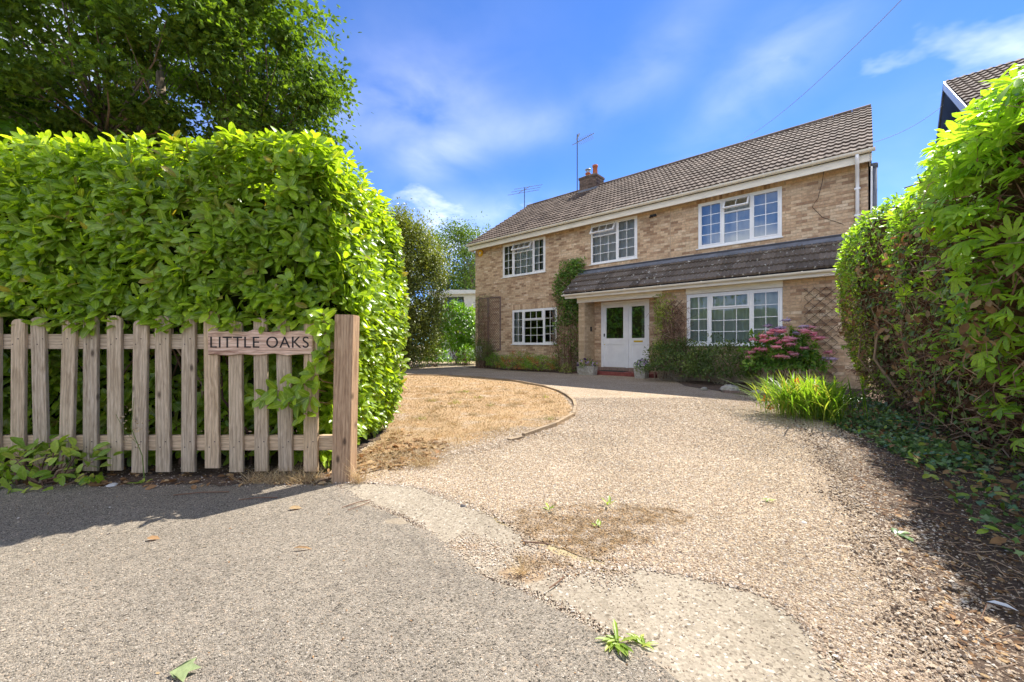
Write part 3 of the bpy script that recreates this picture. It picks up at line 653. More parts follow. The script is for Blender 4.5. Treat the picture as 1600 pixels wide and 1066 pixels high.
lay(8.6+.025, LH, 3.3, 5.22, 0, [WC], [(WC[0]-.05, WC[1]+.05, 5.09, 5.22)])
lay(8.47, LH, 0, 2.55, YE, [(WE[0], WE[1], WE[2], 2.56)])
lay(5.77, 6.0, 0, 2.39, YE, [])
z = 0; k = 0
while z < 2.35:     # inner side of the porch pier
    for a, b in ([(-.655,-.44),(-.43,-.215),(-.205,-.01)] if k % 2 else [(-.655,-.55),(-.54,-.325),(-.315,-.1),(-.09,-.01)]): BR.append((6.0, (a+b)/2, z+.0325, b-a, .065, 1))
    z += .075; k += 1
std = {}
cl = rng.random(4000)
def brick_geom(g, b, r, origin=None):
    x, y, z, L, H, kd = b; j = .0015*rng.normal()
    if origin: x = y = z = 0.
    if kd == 1: g.box(x-.012, x+.008+j, y-L/2, y+L/2, z-H/2, z+H/2, r)
    else: g.box(x-L/2, x+L/2, y-.008+j, y+.012, z-H/2, z+H/2, r)
bw = [np.linalg.norm(hw(b[0], -b[1], b[2])-np.array((0,0,1.))) for b in BR]
buff = [i for i, b in enumerate(BR) if (b[0] < 6.01 and b[0] > 5.7 and b[1] < -.01)]
mainb = [i for i in range(len(BR)) if i not in set(buff)]
full = [i for i in mainb if abs(BR[i][3]-.215) < .002 and BR[i][5] == 0 and (BR[i][1] < -.1 or BR[i][2] > 3.62)]
full.sort(key=lambda i: bw[i]); single = set(full[:296])
def brnd(): return float(np.clip(rng.beta(2.2, 1.6), 0, 1)) if rng.random() > .12 else rng.random()*.15
bv = []
for i in range(10):
    g = G(); brick_geom(g, (0,0,0,.215,.065,0), (.02,.1,.25,.35,.45,.55,.65,.75,.85,.97)[i], True); bv.append(g.mesh('brick', 'brick'))
g = G()
for i in mainb:
    if i in single:
        b = BR[i]; o = link('brick', bv[min(9, int(brnd()*10))], HS, False, Matrix.Translation((b[0], b[1]+rng.normal()*.001, b[2])))
    else: brick_geom(g, BR[i], brnd())
hp('brickwork', g, 'brick', kind='stuff')
g = G()
for i in buff: brick_geom(g, BR[i], rng.random())
hp('pier_brickwork', g, 'buff_brick', kind='stuff', label='pale yellow brick porch pier')

# roofs
def tile_mesh(w, L, rolls, amp, th, rnd, m, name='roof_tile'):
    """one interlocking tile: x across, y up the slope, z off the slope"""
    n = rolls*6+1; V = []; F = []
    for r, (y, lift) in enumerate(((0, .0), (0, th), (L, th*.12))):
        for i in range(n):
            u_ = i/(n-1); h = amp*max(0, math.sin(u_*rolls*2*math.pi-.6))**1.0
            V.append((u_*w, y, lift+(h if r else h*.6)))
    for r in range(2):
        for i in range(n-1): a = r*n+i; F += [(a, a+1, a+n+1), (a, a+n+1, a+n)]
    g = G(); g.add(V, F, rnd); return g
def roof(x0, x1, y0, z0, y1, z1, cols, rows, rolls, amp, th, m, name, nsingle, parent, slab=True, flip=False):
    sl = math.hypot(y1-y0, z1-z0); ca, sa = (y1-y0)/sl, (z1-z0)/sl; w = (x1-x0)/cols; gl = sl/rows
    R = Matrix(((1,0,0),(0,ca,-sa),(0,sa,ca))).to_4x4(); Rn = np.array(R.to_3x3())
    vs = [tile_mesh(w*1.0, gl*1.06, rolls, amp, th, (i+.5)/8, m) for i in range(8)]; ms = [v.mesh(name, m, False) for v in vs]
    T = []
    for c in range(cols):
        for r in range(rows):
            T.append((c, r, Vector((x0+c*w, y0+ca*gl*r, z0+sa*gl*r))))
    T.sort(key=lambda q: (np.linalg.norm(hw(q[2][0], -q[2][1], q[2][2])-np.array((0,0,1.)))))
    g = G()
    for i, (c, r, p) in enumerate(T):
        k = int(rng.random()*8); jz = rng.normal()*.002; tilt = rng.normal()*.004
        if i < nsingle: link(name, ms[k], parent, False, Matrix.Translation(p+Vector((0,0,jz))) @ R @ Matrix.Rotation(tilt, 4, 'Y'))
        else:
            V = np.concatenate(vs[k].V)@Rn.T+np.array(p)+[0,0,jz]; g.add(V, np.concatenate(vs[k].F), (k+.5)/8)
    if len(T) > nsingle: o = link(name+'_rows', g.mesh(name+'_rows', m), parent, False, kind='stuff')
ROOF = hp('roof', G().prism([(-.40,5.335),(3.73,8.06),(7.9,5.335),(7.9,5.27),(3.73,7.97),(-.40,5.27)], -.02, LH+.06, 1), 'dark_lead')
roof(-.05, LH+.08, -.44, 5.36, 3.73, 8.10, 45, 14, 2, .020, .042, 'roof_tile', 'roof_tile', 298, ROOF)
g = G()
for c in range(1):    # rear slope
    pass
V = [(-.05,3.73,8.12),(LH+.08,3.73,8.12),(LH+.08,7.95,5.36),(-.05,7.95,5.36)]; g = G(); g.add(V, [(0,1,2),(0,2,3)], .5); hp('rear_slope', g, 'roof_tile', ROOF)
g = G(); n = 30
for i in range(n):
    x = -.05+(LH+.13)*i/n; g.tube([(x, 3.73, 8.085), (x+(LH+.13)/n-.012, 3.73, 8.085)], .105, 10, rng.random())
hp('ridge_tiles', g, 'roof_tile', ROOF)
# fascia, soffit, gutters
g = G(); g.box(-.05, LH+.06, -.37, -.345, 5.10, 5.30); hp('fascia', g, 'cream_plastic')
g = G(); g.box(-.05, LH+.06, -.343, -.002, 5.225, 5.24); hp('soffit', g, 'cream_plastic')
g = G()
for x in (-.05, LH+.04):
    g.prism([(-.37,5.1),(-.37,5.33),(3.73,8.05),(3.73,7.85),(0,5.26),(0,5.1)], x-.02, x+.0, 1)
hp('verge_board', g, 'white_paint')
def gutter(x0, x1, y, z, r=.062, br=None):
    pr = [(y+r*math.cos(a), z+r*math.sin(a)) for a in np.linspace(math.pi, 2*math.pi, 9)]; pi = [(y+(r-.006)*math.cos(a), z+(r-.006)*math.sin(a)) for a in np.linspace(2*math.pi, math.pi, 9)]
    g = G(); V = []; F = []; P = pr+pi; k = len(P)
    for x in (x0, x1):
        for a, b in P: V.append((x, a, b))
    for i in range(k): j = (i+1) % k; F += [(i,k+i,k+j),(i,k+j,j)]
    for i in range(8): F += [(i,i+1,k-2-i),(i,k-2-i,k-1-i),(k+i,k+k-1-i,k+k-2-i),(k+i,k+k-2-i,k+i+1)]
    g.add(V, F); o = hp('gutter', g, 'cream_plastic', smooth=False)
    g = G(); n = max(2, int((x1-x0)/1.0))
    for i in range(n+1):
        x = x0+.1+(x1-x0-.2)*i/n; g.prism([(y+(r+.006)*math.cos(a), z+(r+.006)*math.sin(a)) for a in np.linspace(math.pi, 2*math.pi, 8)]+[(y+r, z+.012),(y-r,z+.012)], x-.014, x+.014, 1)
    link('gutter_bracket', g.mesh('gutter_bracket', 'cream_plastic'), o, False)
gutter(-.08, LH+.12, -.445, 5.345, .068); gutter(5.38, LH+.05, -1.08, 2.66, .058)
g = G(); g.tube([(12.95,-.445,5.28),(12.95,-.44,5.20),(12.95,-.36,5.08),(12.95,-.16,4.90),(12.95,-.09,4.80),(12.95,-.06,4.7),(12.95,-.06,3.62)], .038, 10); o = hp('downpipe', g, 'white_paint', smooth=True)
g = G()
for z in (4.62, 4.0): g.box(12.895, 13.005, -.1, -.0, z-.02, z+.02)
link('pipe_clip', g.mesh('pipe_clip', 'white_paint'), o, False)
g = G(); g.tube([(13.24,.18,5.15),(13.24,.18,.1)], .06, 10); g.tube([(13.24,.18,5.2),(13.24,.18,5.1)], .075, 10); hp('soil_pipe', g, 'lead', smooth=True)
g = G(); g.tube([(13.195,.03,5.1),(13.195,.03,.1)], .02, 6); hp('white_pipe', g, 'white_paint', smooth=True)
# porch roof
PR = hp('porch_roof', G().prism([(-1.03,2.69),(-.0,3.50),(-.0,3.44),(-1.03,2.63)], 5.43, LH+.02, 1), 'dark_lead')
roof(5.40, LH+.03, -1.08, 2.70, .0, 3.54, 26, 4, 3, .022, .055, 'dark_tile', 'porch_tile', 104, PR)
g = G(); g.box(5.42, LH, -.03, -.009, 3.47, 3.63); sl = .22; g.prism([(-.20,3.44),(-.03,3.565),(-.03,3.575),(-.205,3.45)], 5.42, LH, 1); hp('flashing', g, 'lead', PR)
g = G(); g.box(5.42, LH, -.034, -.0305, 3.55, 3.62); hp('flashing_lip', g, 'dark_lead', PR)
g = G(); g.box(5.45, LH+.02, -1.02, -.995, 2.53, 2.67); hp('porch_fascia', g, 'cream_plastic')
g = G(); g.box(5.45, LH, -.992, -.665, 2.555, 2.567); g.box(6.0, 8.47, -.655, -.01, 2.555, 2.565); hp('porch_soffit', g, 'cream_plastic')
g = G(); g.box(5.74, 8.62, -.72, -.672, 2.39, 2.553); hp('porch_beam', g, 'cream_plastic')
g = G(); g.box(WE[0]-.01, WE[1]+.01, -.715, -.672, 2.395, 2.553); hp('window_head_board', g, 'cream_plastic')
# windows
def curtain(g, x0, x1, z0, z1, y, amp=.035, fr=26):
    n = int((x1-x0)*60)+2; V = []; F = []; ph = rng.random()*6
    for i in range(n):
        x = x0+(x1-x0)*i/(n-1); yy = y+amp*math.sin(x*fr+ph+1.3*math.sin(x*7))
        V += [(x, yy, z0), (x, yy, z1)]
    for i in range(n-1): a = 2*i; F += [(a,a+2,a+3),(a,a+3,a+1)]
    g.add(V, F)
def window(rect, y, cols, room=None, curt=(), label=None, glass='glass', sill=True):
    """cols: list of (x0,x1 fractions, grid, hopper) ; hopper None/'open'/'shut'"""
    x0, x1, z0, z1 = rect; Wd = x1-x0; Hh = z1-z0; f = .062; yf = y-.004; yb = y+.07
    win = G()
    e = .003
    win.box(x0+e, x1-e, yf, yb, z0+e, z0+f); win.box(x0+e, x1-e, yf, yb, z1-f, z1-e); win.box(x0+e, x0+f, yf, yb, z0+f, z1-f); win.box(x1-f, x1-e, yf, yb, z0+f, z1-f)
    edges = []
    for a, b, gr, hop in cols:
        if b < .999: X = x0+Wd*b; win.box(X-.035, X+.035, yf+.001, yb-.001, z0+f, z1-f)
    wo = hp('window', win, 'white_paint', label=label)
    def grid(xa, xb, za, zb, nc, nr, yy, par, tilt=None):
        g = G(); t_ = .009
        def bx(a, b, c, d, p, q): g.box(a, b, c, d, p, q)
        for i in range(1, nc): X = xa+(xb-xa)*i/nc; bx(X-t_, X+t_, yy-.006, yy+.008, za, zb)
        for j in range(1, nr): Z = za+(zb-za)*j/nr; bx(xa, xb, yy-.0055, yy+.0075, Z-t_, Z+t_)
        if nc*nr > 1:
            if tilt is not None: g.V = [tilt(v) for v in g.V]
            link('glazing_bars', g.mesh('glazing_bars', 'white_paint'), par, False)
        for i in range(nc):
            for j in range(nr):
                p = G(); a, b = xa+(xb-xa)*i/nc, xa+(xb-xa)*(i+1)/nc; c, d = za+(zb-za)*j/nr, za+(zb-za)*(j+1)/nr
                p.add([(a,yy,c),(b,yy,c),(b,yy,d),(a,yy,d)], [(0,1,2),(0,2,3)])
                if tilt is not None: p.V = [tilt(v) for v in p.V]
                link('pane', p.mesh('pane', glass), par, False)
    def sash(xa, xb, za, zb, nc, nr, yy, tilt=None, w=.04):
        g = G()
        for q in ((xa,xb,za,za+w),(xa,xb,zb-w,zb),(xa,xa+w,za+w,zb-w),(xb-w,xb,za+w,zb-w)): g.box(q[0], q[1], yy-.018, yy+.03, q[2], q[3])
        if tilt is not None: g.V = [tilt(v) for v in g.V]
        link('sash', g.mesh('sash', 'white_paint'), wo, False)
        grid(xa+w, xb-w, za+w, zb-w, nc, nr, yy+.008, wo, tilt)
    for a, b, gr, hop in cols:
        xa = x0+Wd*a+(f if a < .001 else .035); xb = x0+Wd*b-(f if b > .999 else .035); za, zb = z0+f, z1-f
        if hop:
            hh = Hh*.25; zs = zb-hh
            tr = G().box(xa, xb, yf+.001, yb-.001, zs-.04, zs); link('transom', tr.mesh('transom', 'white_paint'), wo, False)
            tl = None
            if hop == 'open':
                def tl(v, zt=zb-.004, yt=y-.03, an=D2(32)):
                    v = v.copy(); dz = v[:,2]-zt; dy = v[:,1]-yt
                    v[:,1] = yt+dy*math.cos(an)+dz*math.sin(an); v[:,2] = zt+dz*math.cos(an)-dy*math.sin(an); return v
            nch = hop_cols.get(id(cols), 3)
            sash(xa+.002, xb-.002, zs+.004, zb-.002, nch, 1, y-.012 if hop == 'shut' else y-.03, tl, .038)
            zb = zs-.042
            grid(xa, xb, za, zb, gr[0], gr[1], y+.03, wo)
        elif gr[2:] == ('sash',): sash(xa+.002, xb-.002, za+.002, zb-.002, gr[0], gr[1], y+.004)
        else: sash(xa+.002, xb-.002, za+.002, zb-.002, gr[0], gr[1], y+.004, None, .03)
    if sill:
        s = G().prism([(y-.06,z0-.03),(y-.06,z0-.008),(y+.0,z0+.001),(y+.1,z0+.001),(y+.1,z0-.03)], x0-.05, x1+.03, 1); link('sill', s.mesh('sill', 'white_paint'), wo, False)
    rm = G(); a, b, c, d, e_, f_ = x0-.5, x1+.5, y+.262, y+2.6, z0-.8, z1+.12
    V = [(X,Y_,Z) for Z in (e_, f_) for Y_ in (c, d) for X in (a, b)]
    rm.add(V, [q for i, q in enumerate(BOXF) if i not in (4,5)]); link('room', rm.mesh('room', room or 'room_paint'), wo, False)
    for (p, q, zz0, zz1, mm, yy) in curt:
        g = G(); curtain(g, x0+Wd*p, x0+Wd*q, z0+Hh*zz0, z0+Hh*zz1, y+yy); link('curtain', g.mesh('curtain', mm, True), wo, False)
    return wo
hop_cols = {}
cA = [(0,.27,(2,4),None),(.27,.73,(3,3),'open'),(.73,1,(2,4),None)]
window(WA, .0, cA, curt=[(.02,.12,0,1,'grey_curtain',.14),(.22,.80,0,1,'net_curtain',.16),(.86,.98,0,1,'grey_curtain',.14)])
cB = [(0,.58,(3,3),'open'),(.58,1,(2,4),None)]
window(WB, .0, cB, curt=[(.02,.98,0,1,'white_curtain',.16)])
cC = [(0,.32,(2,4),None),(.32,.66,(2,3),'open'),(.66,1,(2,4),None)]; hop_cols[id(cC)] = 2
window(WC, .0, cC, room='room_paint', glass='coated_glass', curt=[(.02,.98,0,1,'net_curtain',.30)])
cD = [(0,.27,(2,4),None),(.27,.72,(3,3),'shut'),(.72,1,(2,4),None)]
window(WD, .0, cD, room='room_dark', curt=[(.86,.98,.4,1,'white_curtain',.3),(.02,.15,0,1,'green_curtain',.14),(.86,.98,0,1,'grey_curtain',.14)])
cE = [(0,.27,(2,4),None),(.27,.70,(3,3),'shut'),(.70,1,(2,4),None)]
window(WE, YE, cE, curt=[(.02,.98,0,.98,'green_curtain',.16)])
# front door and side panel
x0, x1, z0, z1 = DR
DF = hp('door_frame', G().box(x0+.002,x0+.075,.01,.11,z0,z1-.07).box(x1-.06,x1-.002,.01,.11,z0,z1-.07).box(7.16,7.245,.01,.11,z0,z1-.07).box(x0+.002,x1-.002,.01,.11,z1-.07,z1-.003), 'white_paint')
def leafdoor(name, a, b, zt, glz, handle=True):
    g = G(); y = .03
    g.box(a, a+.10, y, y+.045, z0+.01, zt); g.box(b-.10, b, y, y+.045, z0+.01, zt); g.box(a+.10, b-.10, y, y+.045, glz-.20, glz-.0); g.box(a+.10, b-.10, y, y+.045, zt-.12, zt); g.box(a+.10, b-.10, y, y+.045, z0+.01, z0+.22)
    o = hp(name, g, 'white_paint')
    link('panel', G().box(a+.104, b-.104, y+.018, y+.034, z0+.224, glz-.204).mesh('panel', 'white_paint'), o, False)
    g = G()
    for q in ((a+.10,b-.10,z0+.22,z0+.235),(a+.10,b-.10,glz-.215,glz-.20),(a+.10,a+.115,z0+.235,glz-.215),(b-.115,b-.10,z0+.235,glz-.215)): g.box(q[0],q[1],y+.006,y+.0178,q[2],q[3])
    link('moulding', g.mesh('moulding', 'white_paint'), o, False)
    p = G(); p.add([(a+.1,y+.02,glz),(b-.1,y+.02,glz),(b-.1,y+.02,zt-.12),(a+.1,y+.02,zt-.12)], [(0,1,2),(0,2,3)]); link('glass_panel', p.mesh('glass_panel', 'door_glass'), o, False)
    return o
dr = leafdoor('front_door', x0+.078, 7.157, z1-.075, 1.20)
link('handle', G().box(x0+.105,x0+.135,-.0,.03,1.26,1.36).mesh('handle','black_plastic'), dr, False)
link('lock', G().box(x0+.105,x0+.14,.01,.03,.98,1.0).mesh('lock','brass'), dr, False)
sp = leafdoor('side_panel', 7.248, x1-.063, z1-.075, 1.20)
link('letterbox', G().box(7.43,7.73,.012,.03,1.07,1.12).mesh('letterbox','brass'), sp, False)
g = G(); a, b = x0-.2, x1+.3; V = [(X,Y_,Z) for Z in (.1, 2.5) for Y_ in (.262, 3) for X in (a, b)]; g.add(V, [q for i, q in enumerate(BOXF) if i not in (4,5)]); hp('hallway', g, 'room_paint')
g = G(); curtain(g, 7.62, 7.9, .3, 2.35, .2, .02, 40); hp('door_curtain', g, 'white_curtain')
g = G(); g.box(6.03, 8.44, -.72, -.012, 0, .12); hp('doorstep', g, 'red_tile'); g = G(); g.box(6.22, 7.98, -.18, .01, .12, .217); hp('threshold', g, 'trellis_wood'); g = G(); g.box(6.5, 7.35, -.62, -.2, .1205, .135); hp('doormat', g, 'door_mat')
g = G(); g.box(6.009, 6.03, -.30, -.22, 1.44, 1.60); hp('doorbell', g, 'black_plastic')
# alarm box, lamp, vents
g = G(); P = [(.37+.13*math.cos(a), 5.0+.15*math.sin(a)*1.0) for a in np.linspace(0, 2*math.pi, 8, endpoint=False)+.39]; g.prism(P[::-1], -.085, -.009); o = hp('alarm_box', g, 'yellow_plastic')
g = G(); g.prism([(.37+.06*math.cos(a), 5.0+.06*math.sin(a)) for a in np.linspace(0, 2*math.pi, 12, endpoint=False)][::-1], -.088, -.0855); link('badge', g.mesh('badge', 'pale_sticker'), o, False)
g = G(); g.box(8.0, 8.08, -.06, -.008, 4.98, 5.06); g.tube([(8.04,-.06,5.0),(8.04,-.15,4.95)], .03, 8); g.box(8.12,8.2,-.12,-.04,4.98,5.04); hp('security_lamp', g, 'black_plastic')
g = G(); g.box(.2, .48, -.16, -.012, .42, .9); mb = hp('meter_box', g, 'white_paint'); g = G(); g.box(.225,.455,-.165,-.1605,.45,.87); link('lid', g.mesh('lid','putty_white'), mb, False); g = G(); g.tube([(.34,-.08,.42),(.34,-.08,0)], .025, 8); link('conduit', g.mesh('conduit','grey_metal'), mb, False)
# thin phone wires fixed to the wall
g = G()
g.tube([(12.35,-.36,5.12),(12.30,-.03,4.98),(12.22,-.02,4.6),(12.1,-.02,4.4),(12.3,-.02,4.1),(12.7,-.02,3.85)], .005, 4); hp('wall_wire', g, 'black_plastic')
# chimney
CH = G(); cx0, cx1 = 3.30, 4.15; cy0, cy1 = 3.35, 4.05
CH.box(cx0, cx1, cy0, cy1, 7.3, 8.44); CH.box(cx0-.03, cx1+.03, cy0-.03, cy1+.03, 8.44, 8.52)
ch = hp('chimney', CH, 'old_mortar')
g = G()
for fc in range(2):
    z = 7.8; k = 0
    while z < 8.66:
        o_ = .03 if 8.43 < z < 8.52 else 0
        a, b = (cx0-o_, cx1+o_) if fc == 0 else (cy0-o_, cy1+o_); x = a-(.1125 if k % 2 else 0)
        while x < b-.02:
            p, q = max(x, a)+.003, min(x+.215, b)-.003
            if q-p > .03 and z < 8.45+.07:
                if fc == 0: g.box(p, q, cy0-o_-.008, cy0-o_+.01, z, z+.065, brnd()*.5)
                else: g.box(cx1+o_-.01, cx1+o_+.008, p, q, z, z+.065, brnd()*.5)
            x += .225
        z += .075; k += 1
link('chimney_brick', g.mesh('chimney_brick', 'old_brick'), ch, False, kind='stuff')
g = G(); g.prism([(cx0-.0,cy0),(cx1,cy0),(cx1,cy1),(cx0,cy1)], 8.52, 8.56, 2); g.prism([(cx0+.12,cy0+.1),(cx1-.12,cy0+.1),(cx1-.12,cy1-.1),(cx0+.12,cy1-.1)], 8.56, 8.62, 2); link('flaunching', g.mesh('flaunching', 'rough_stone'), ch, False)
for px, hh, cowl in ((3.53,.22,True),(3.90,.48,False)):
    g = G(); g.lathe([(.115,8.6),(.10,8.6+hh*.8),(.125,8.6+hh*.82),(.125,8.6+hh),(.09,8.6+hh),(.08,8.6)], 16, (px,3.72,0)); link('chimney_pot', g.mesh('chimney_pot', 'terracotta', True), ch, False)
    if cowl: g = G(); g.lathe([(.03,8.95),(.14,8.97),(.13,9.0),(.0,9.02)], 14, (px,3.72,0)); g.lathe([(.08,8.8),(.08,8.95)], 10, (px,3.72,0)); link('cowl', g.mesh('cowl', 'grey_metal', True), ch, False)
g = G(); g.prism([(cy0-.1,7.80),(cy0-.1,7.93),(cy1+.1,8.2),(cy1+.1,8.0)], cx1+.008, cx1+.02, 1); g.box(cx0-.05, cx1+.05, cy0-.03, cy0-.008, 7.72, 7.95); link('chimney_flashing', g.mesh('chimney_flashing', 'lead'), ch, False)
# aerials
ae = hp('tall_aerial', G().tube([(2.78,4.0,7.9),(2.78,4.0,10.98)], .022, 6), 'dark_lead')
g = G(); g.tube([(2.5,4.0,10.55),(3.75,3.9,10.66)], .016, 5)
for i in range(9): x = 2.85+i*.09; g.tube([(x,3.85,10.58+.05*i/9+.08),(x,4.15,10.58+.05*i/9-.08)], .009, 4)
g.bar((2.74,4.0,10.72),(2.90,4.0,10.98),.03,.06); link('aerial_elements', g.mesh('aerial_elements', 'grey_metal'), ae, False)
ae = hp('wide_aerial', G().tube([(-.25,3.73,8.1),(-.25,3.73,9.15)], .02, 6), 'black_plastic')
g = G(); g.tube([(-.45,3.5,8.85),(-.1,4.0,9.25)], .015, 5)
for i, zz in enumerate((8.8, 9.0, 9.2)):
    g.tube([(-1.2+.05*i,3.5+.2*i,zz+.12),(.85-.05*i,3.55+.2*i,zz-.10)], .012, 4)
link('aerial_elements', g.mesh('aerial_elements', 'grey_metal'), ae, False)

# cables overhead
def cable(a, b, sag, r, label):
    P = [np.array(a)*(1-t)+np.array(b)*t-np.array((0,0,sag*4*t*(1-t))) for t in np.linspace(0, 1, 14)]
    tag(G().tube(P, r, 5).build('overhead_cable', 'cable'), label, 'cable')
cable((8.75,15.2,8.75), (5.6,5.1,6.05), .25, .006, 'thin telephone cable running up from the ridge of the brick house')
cable((8.35,9.3,5.66), (11.72,10.95,7.5), .12, .006, 'thin cable strung between the brick house and the neighbouring gable')

# ---------------------------------------------------------------- neighbour house (right)
NH = empty('neighbour_house', (11.55, 10.8, 0), TH, label='neighbouring house gable with brown tiled roof above the right hedge', cat='house')
def npart(name, g, m, parent=None, **k): return link(name, g.mesh(name, m), parent or NH, world=False, **k)
npart('wall', G().prism([(-4,0),(4,0),(4,5.2),(0,7.8),(-4,5.2)], .25, 9, 1), 'lead')
g = G(); g.prism([(-4.4,5.2),(0,8.0),(4.4,5.2),(4.4,5.05),(0,7.86),(-4.4,5.05)], .03, 9, 1); nr = npart('roof', g, 'dark_lead')
ms = [tile_mesh(.3, .36, 2, .02, .04, (i+.5)/8, 'roof_tile') for i in range(8)]; mm = [v.mesh('roof_tile', 'roof_tile') for v in ms]
sl = math.hypot(4.4, 2.8); ca, sa = 4.4/sl, 2.8/sl; R = Matrix(((1,0,0),(0,ca,-sa),(0,sa,ca))).to_4x4()
for c in range(14):
    for r in range(15):
        p = Vector((.02+c*.3, -4.4+ca*.345*r, 5.23+sa*.345*r)); link('roof_tile', mm[int(rng.random()*8)], nr, False, Matrix.Translation(p) @ R)
for sgn, nm in ((-1, 'front'), (1, 'rear')):
    g = G(); g.prism([(0,8.02),(0,7.80),(sgn*4.4,4.98),(sgn*4.4,5.2)], -.0, .03, 1); o = npart('bargeboard', g, 'white_paint' if sgn < 0 else 'lead')

# ---------------------------------------------------------------- fence, post, sign
FN = empty('picket_fence', (-2.5, 3.0, 0), 0, label='weathered wooden picket fence with square end post in front of the laurel hedge', cat='fence')
def picket(w=.104, h=1.145, th=.022, sk=0.):
    pts = [(-w/2,0),(w/2,0),(w/2,h-.038)]+[(w/2*math.cos(a), h-.038+.038*math.sin(a)**.8) for a in np.linspace(.12, math.pi-.12, 9)]+[(-w/2,h-.038)]
    g = G(); c = .003; inner = [(x*(1-2*c/w), .0+c+(z)*(1-2*c/h)) for x, z in pts]; k = len(pts)
    V = [(x,-th/2,z) for x, z in inner]+[(x,-th/2+c,z) for x, z in pts]+[(x,th/2,z) for x, z in pts]; F = []
    for i in range(1, k-1): F += [(0,i,i+1),(2*k,2*k+i+1,2*k+i)]
    for L in (0, 1):
        for i in range(k): j = (i+1) % k; F += [(L*k+i,(L+1)*k+i,(L+1)*k+j),(L*k+i,(L+1)*k+j,L*k+j)]
    g.add(V, F); return g.mesh('picket', 'weathered_wood')
pm = picket(); x = -1.49; i = 0
while x > -6.2:
    hgt = 1+.012*rng.normal(); 
    link('picket', pm, FN, True, Matrix.Translation((x, 2.99, .06+.008*rng.normal())) @ Matrix.Rotation(rng.normal()*.010, 4, 'Y') @ Matrix.Diagonal((1+rng.normal()*.02, 1, hgt, 1)))
    x -= .1815+rng.normal()*.003
for z in (1.02, .265): link('rail', G().box(-6.3, -1.31, -.0, .04, -.055, .055).mesh('rail', 'rail_wood'), FN, True, Matrix.Translation((0, 3.004, z)))
g = G(); w = .066; c = .005
P8 = [(-w+c,-w),(w-c,-w),(w,-w+c),(w,w-c),(w-c,w),(-w+c,w),(-w,w-c),(-w,-w+c)]
g.prism(P8, 0, 1.205, 2); g.prism([(a*.97,b*.97) for a, b in P8], 1.205, 1.213, 2); link('post', g.mesh('post', 'post_wood'), FN, True, Matrix.Translation((-1.230, 2.955, 0)) @ Matrix.Rotation(.02, 4, 'Y'))
g = G()
xx = -1.49
for i in range(13):
    for z in (1.0, 1.04, .24, .28): g.lathe([(.0,.0),(.004,.0)], 5, (0,0,0)) if False else g.box(xx-.1815*i-.02+.04*(z in (1.04,.28))-.003, xx-.1815*i-.02+.04*(z in (1.04,.28))+.003, 2.9755, 2.979, z-.003, z+.003)
g.build('nail_heads', 'dark_stone', FN, kind='stuff')
SG = empty('house_sign', (-1.845, 2.965, 1.01), 0, label='carved wooden plank sign reading LITTLE OAKS fixed to the fence pickets', cat='sign')
L = .385; top = [(-L+2*L*i/16, .088+.006*math.sin(i*1.9)+.003*rng.normal()) for i in range(17)]; bot = [(L-2*L*i/16, -.088+.006*math.sin(i*1.3)+.003*rng.normal()) for i in range(17)]
k = len(top+bot); pts = top+bot; ct = (0, -.013, 0)
g = G(); V = [ct]+[(a*.985,-.013,b*.95) for a, b in pts]+[(a,-.006,b) for a, b in pts]+[(a,.009,b) for a, b in pts]; F = [(0,(i+1) % k+1,i+1) for i in range(k)]
for q in (1, 1+k):
    for i in range(k): j = (i+1) % k; F += [(q+i,q+j,q+k+j),(q+i,q+k+j,q+k+i)]
g.add(V, F); link('board', g.mesh('board', 'sign_wood'), SG, False)
tc = bpy.data.curves.new('lettering', 'FONT'); tc.body = 'LITTLE OAKS'; tc.size = .122; tc.space_character = 1.09; tc.align_x = 'CENTER'; tc.align_y = 'CENTER'; tc.extrude = .0015; tc.offset = -.0004
to = bpy.data.objects.new('lettering', tc); C.objects.link(to); bpy.context.view_layer.update()
me = bpy.data.meshes.new_from_object(to.evaluated_get(bpy.context.evaluated_depsgraph_get())); bpy.data.objects.remove(to)
me.materials.clear(); me.materials.append(MAT['carved_black']); co = np.array([v.co for v in me.vertices]); wtx = co[:,0].max()-co[:,0].min(); k = .72/wtx
o = link('lettering', me, SG, False, Matrix.Translation((-.005, -.0145, .0)) @ Matrix.Rotation(math.pi/2, 4, 'X') @ Matrix.Diagonal((k, .082/(co[:,1].max()-co[:,1].min()), 1, 1)))

# ---------------------------------------------------------------- laurel hedge (left)
LHG = empty('laurel_hedge', (-3.5, 3.9, 0), 0, label='tall clipped cherry laurel hedge with big glossy leaves behind the picket fence', cat='hedge')
def shoots(P, N, per, lmin, lmax, upb=.35, spread=.85):
    """leaves in whorls round short shoots standing on a surface"""
    n = len(P); Sd = norm(N*.75+np.array((0,0,upb))+rvec(n)*.45)
    PP, DD, NN, SS = [], [], [], []
    ref = rvec(n); A = norm(np.cross(Sd, ref)); B = np.cross(Sd, A); ph = rng.random(n)*6.28; ln = lmin+(lmax-lmin)*rng.random(n)
    for k in range(per):
        a = ph+k*2.4; rad = A*np.cos(a)[:,None]+B*np.sin(a)[:,None]; fr = k/per
        D_ = norm(rad*(spread*(1.05-.5*fr))+Sd*(.35+.55*fr)+rvec(n)*.18+np.array((0,0,-.12))); N_ = norm(Sd*1.0-rad*.25+rvec(n)*.25+np.array((0,0,.25)))
        PP.append(P+Sd*(fr*.07-.05)[...,None] if np.ndim(fr) else P+Sd*(fr*.07-.05)+rad*.008); DD.append(D_); NN.append(N_); SS.append(ln*(1-.3*fr)*(.85+.3*rng.random(n)))
    return np.concatenate(PP), np.concatenate(DD), np.concatenate(NN), np.concatenate(SS)
